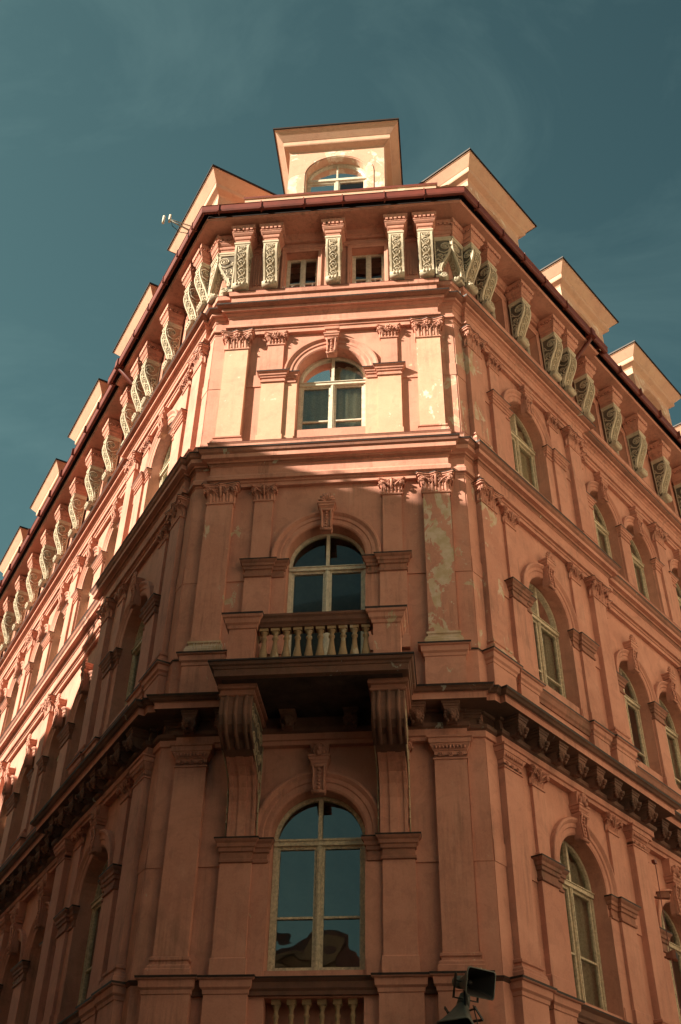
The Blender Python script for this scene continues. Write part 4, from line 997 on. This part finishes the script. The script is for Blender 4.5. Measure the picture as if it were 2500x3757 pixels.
def camera_box(kind, label, u, z, o, rot):
    p, a = place('R', u, o, z)
    t = thing('security_camera' if kind == 0 else 'floodlight', label, 'camera' if kind == 0 else 'floodlight', p)
    t.rotation_euler = (0, 0, a+rot)
    b = MB(); b.box(-0.05, 0.05, 0, 0.03, -0.06, 0.06); b.tube([(0, 0.02, 0), (0, 0.10, -0.02), (0.02, 0.16, 0.0)], 0.02, 8); link(bpy.data.objects.new('mount', b.mesh('mount', ['sooty'])), t)
    b = MB()
    if kind == 0: b.loft([[(-0.05, 0.10, -0.03), (0.05, 0.10, -0.03), (0.05, 0.10, 0.06), (-0.05, 0.10, 0.06)], [(-0.06, 0.30, -0.045), (0.06, 0.30, -0.045), (0.06, 0.30, 0.06), (-0.06, 0.30, 0.06)]]); b.box(-0.07, 0.07, 0.08, 0.34, 0.06, 0.072)
    else: b.loft([[(-0.05, 0.08, -0.04), (0.05, 0.08, -0.04), (0.05, 0.08, 0.04), (-0.05, 0.08, 0.04)], [(-0.10, 0.20, -0.07), (0.10, 0.20, -0.07), (0.10, 0.20, 0.07), (-0.10, 0.20, 0.07)], [(-0.10, 0.25, -0.07), (0.10, 0.25, -0.07), (0.10, 0.25, 0.07), (-0.10, 0.25, 0.07)]])
    link(bpy.data.objects.new('housing', b.mesh('housing', ['sooty'])), t)
    b = MB(); oo = 0.302 if kind == 0 else 0.252
    (b.ball((0, oo, 0.005), 0.03, 0.01, 0.03, k=10, h=5) if kind == 0 else b.box(-0.085, 0.085, oo, oo+0.004, -0.055, 0.055))
    link(bpy.data.objects.new('lens', b.mesh('lens', ['black'])), t)
camera_box(0, 'small dark red security camera high on the right wing pilaster', 5.1, 6.62, -0.06, 0.5)
camera_box(1, 'small dark red floodlight box below the camera on the right wing', 5.1, 5.60, -0.06, 0.3)
# antenna on the left gutter
p, a = place('L', 0.35, 0.87, 20.85)
t = thing('antenna', 'small metal antenna with two tubes leaning out over the left gutter', 'antenna', p); t.rotation_euler = (0, 0, a)
b = MB(); b.tube([(0, -0.1, 0), (-0.02, 0.50, 0.10)], 0.022, 6); b.tube([(0.0, -0.1, 0.2), (-0.02, 0.50, 0.12)], 0.014, 6); link(bpy.data.objects.new('boom', b.mesh('boom', ['galv'])), t)
for dx, dz in ((0, 0.02), (-0.0, -0.12)):
    b = MB(); b.tube([(-0.02, 0.50+dx-dz, dz), (-0.02, 0.50+dx-dz, dz+0.26)], 0.03, 8); link(bpy.data.objects.new('antenna_tube', b.mesh('antenna_tube', ['white'])), t)
b = MB(); b.tube([(0, 0.45, 0.1), (0, 0.40, -0.1), (0, 0.2, -0.2), (0, 0.0, -0.12)], 0.009, 5); link(bpy.data.objects.new('antenna_cable', b.mesh('antenna_cable', ['black'])), t)

# ------------------------------------------------------------------ the houses across the streets (they cast the shade and show in the glass)
def row_house(name, label, p0, dirv, inward, length, heights, mat, depth=11.0, first=3.6):
    heights = [(a, c, h+2*GZ-0.35) for a, c, h in heights]
    """p0 corner, dirv along the street, inward away from the street; heights = [(s0,s1,eaves height)]"""
    t = thing(name, label, 'house', (p0[0], p0[1], 0))
    ang = math.atan2(dirv[1], dirv[0]); t.rotation_euler = (0, 0, ang)
    # local x along the street, local y inward if dirv x inward is +z else -y
    s = 1 if dirv[0]*inward[1]-dirv[1]*inward[0] > 0 else -1
    def box(b, x0, x1, y0, y1, z0, z1):
        b.box(x0, x1, *sorted((-s*y0, -s*y1)), z0, z1)
    b = MB()
    for (a, c, h) in heights: box(b, a, c, 0, depth, 0, h-1.6)
    o = bpy.data.objects.new('wall', b.mesh('wall', [mat])); link(o, t)
    b = MB()
    for (a, c, h) in heights:
        for zz, dd, hh in ((h-1.6, 0.45, 0.35), (4.2, 0.18, 0.25), (h-2.2, 0.15, 0.2)): box(b, a+0.003, c-0.003, -dd, 0.0, zz-0.001, zz+hh)
    link(bpy.data.objects.new('cornice', b.mesh('cornice', [mat])), t)
    b = MB()
    for (a, c, h) in heights:
        pts = [(-0.3, h-1.25), (depth*0.5, h+1.2), (depth, h-1.25)]
        v = [[b.pt(x, -s*y, z) for y, z in pts] for x in (a, c)]
        b.face([v[0][0], v[1][0], v[1][1], v[0][1]]); b.face([v[0][1], v[1][1], v[1][2], v[0][2]]); b.face(v[0]); b.face(v[1])
    link(bpy.data.objects.new('roof', b.mesh('roof', ['tile'])), t)
    b = MB()
    for (a, c, h) in heights: box(b, a+0.002, c-0.002, -0.06, 0.0, 0, 4.1)
    link(bpy.data.objects.new('ground_floor_cladding', b.mesh('ground_floor_cladding', ['asphalt'])), t)
    # windows
    def wf(b):
        for x0, x1, z0, z1 in ((-0.7, 0.7, -0.15, 0), (-0.75, 0.75, 2.2, 2.4), (-0.7, -0.6, 0, 2.2), (0.6, 0.7, 0, 2.2)): b.box(x0, x1, 0, 0.09, z0, z1)
        b.box(-0.04, 0.04, 0.0, 0.04, 0, 2.2); b.box(-0.6, 0.6, 0.0, 0.04, 1.4, 1.48)
    wfm = cached('oppwf', wf, 'window', ['white']); wpm = cached('oppwp', lambda b: b.box(-0.6, 0.6, -0.02, 0.012, 0, 2.2), 'pane', ['horn'])
    for (a, c, h) in heights:
        n = max(1, int((c-a)/4.4)); z = 5.4
        while z+2.8 < h-1.6:
            for i in range(n):
                x = a+(c-a)*(i+0.5)/n
                w_ = bpy.data.objects.new('window', wfm); link(w_, t); w_.location = (x, -s*0.001, z); w_.rotation_euler = (0, 0, 0 if s > 0 else PI)
                pn = bpy.data.objects.new('pane', wpm); link(pn, w_)
            z += 4.0
    return t
dL = Vector((-math.cos(ANG), math.sin(ANG))); nL = Vector((-math.sin(ANG), -math.cos(ANG)))
dR = Vector((math.cos(ANG), math.sin(ANG))); nR = Vector((math.sin(ANG), -math.cos(ANG)))
cornerL = Vector((-8.55, -15.8))
HOUSE_L = row_house('opposite_house', 'ochre house across the left street, behind the camera on its left', cornerL+dL*0.0, dL, nL, 45, [(0, 7.7, 22.15), (7.7, 8.4, 21.85), (8.4, 15.0, 21.65), (15.0, 23, 19.55), (23, 45, 18.7)], 'opp_a')
row_house('opposite_house', 'cream house across the right street, facing the right wing', Vector((6.9, -13.4))+dR*0.4, dR, nR, 45, [(0, 18, 25.5), (18, 45, 26.5)], 'opp_b')  # unseen; set close, tall and pale to bounce light onto the right wing
row_house('opposite_house', 'brown house behind the camera closing the crossing', Vector((-34.0, -31.5)), Vector((1, 0)), Vector((0, -1)), 44, [(0, 23, 24.0), (23, 31, 14.0), (31, 44, 11.0)], 'opp_c')  # unseen; heights raised to keep sun and sky glow off the lower storeys
for s_ in (16.4, 27.0):
    b = MB(); b.box(-0.35, 0.35, -1.3, -0.5, 20.0, 22.9+(0.0 if s_ > 12 else 1.5)); b.box(-0.42, 0.42, -1.37, -0.43, 22.7+(0.0 if s_ > 12 else 1.5), 22.95+(0.0 if s_ > 12 else 1.5))
    for q_ in (-0.18, 0.18): b.lathe([(0.1, 22.95+(0.0 if s_ > 12 else 1.5)), (0.09, 23.35+(0.0 if s_ > 12 else 1.5))], c=(q_, -0.9, 0), k=8)
    o_ = bpy.data.objects.new('chimney', b.mesh('chimney', ['opp_c'])); link(o_, HOUSE_L); o_.location = (s_, 0, 0); o_.rotation_euler = (0, 0, PI if HOUSE_L.get('flip') else 0)
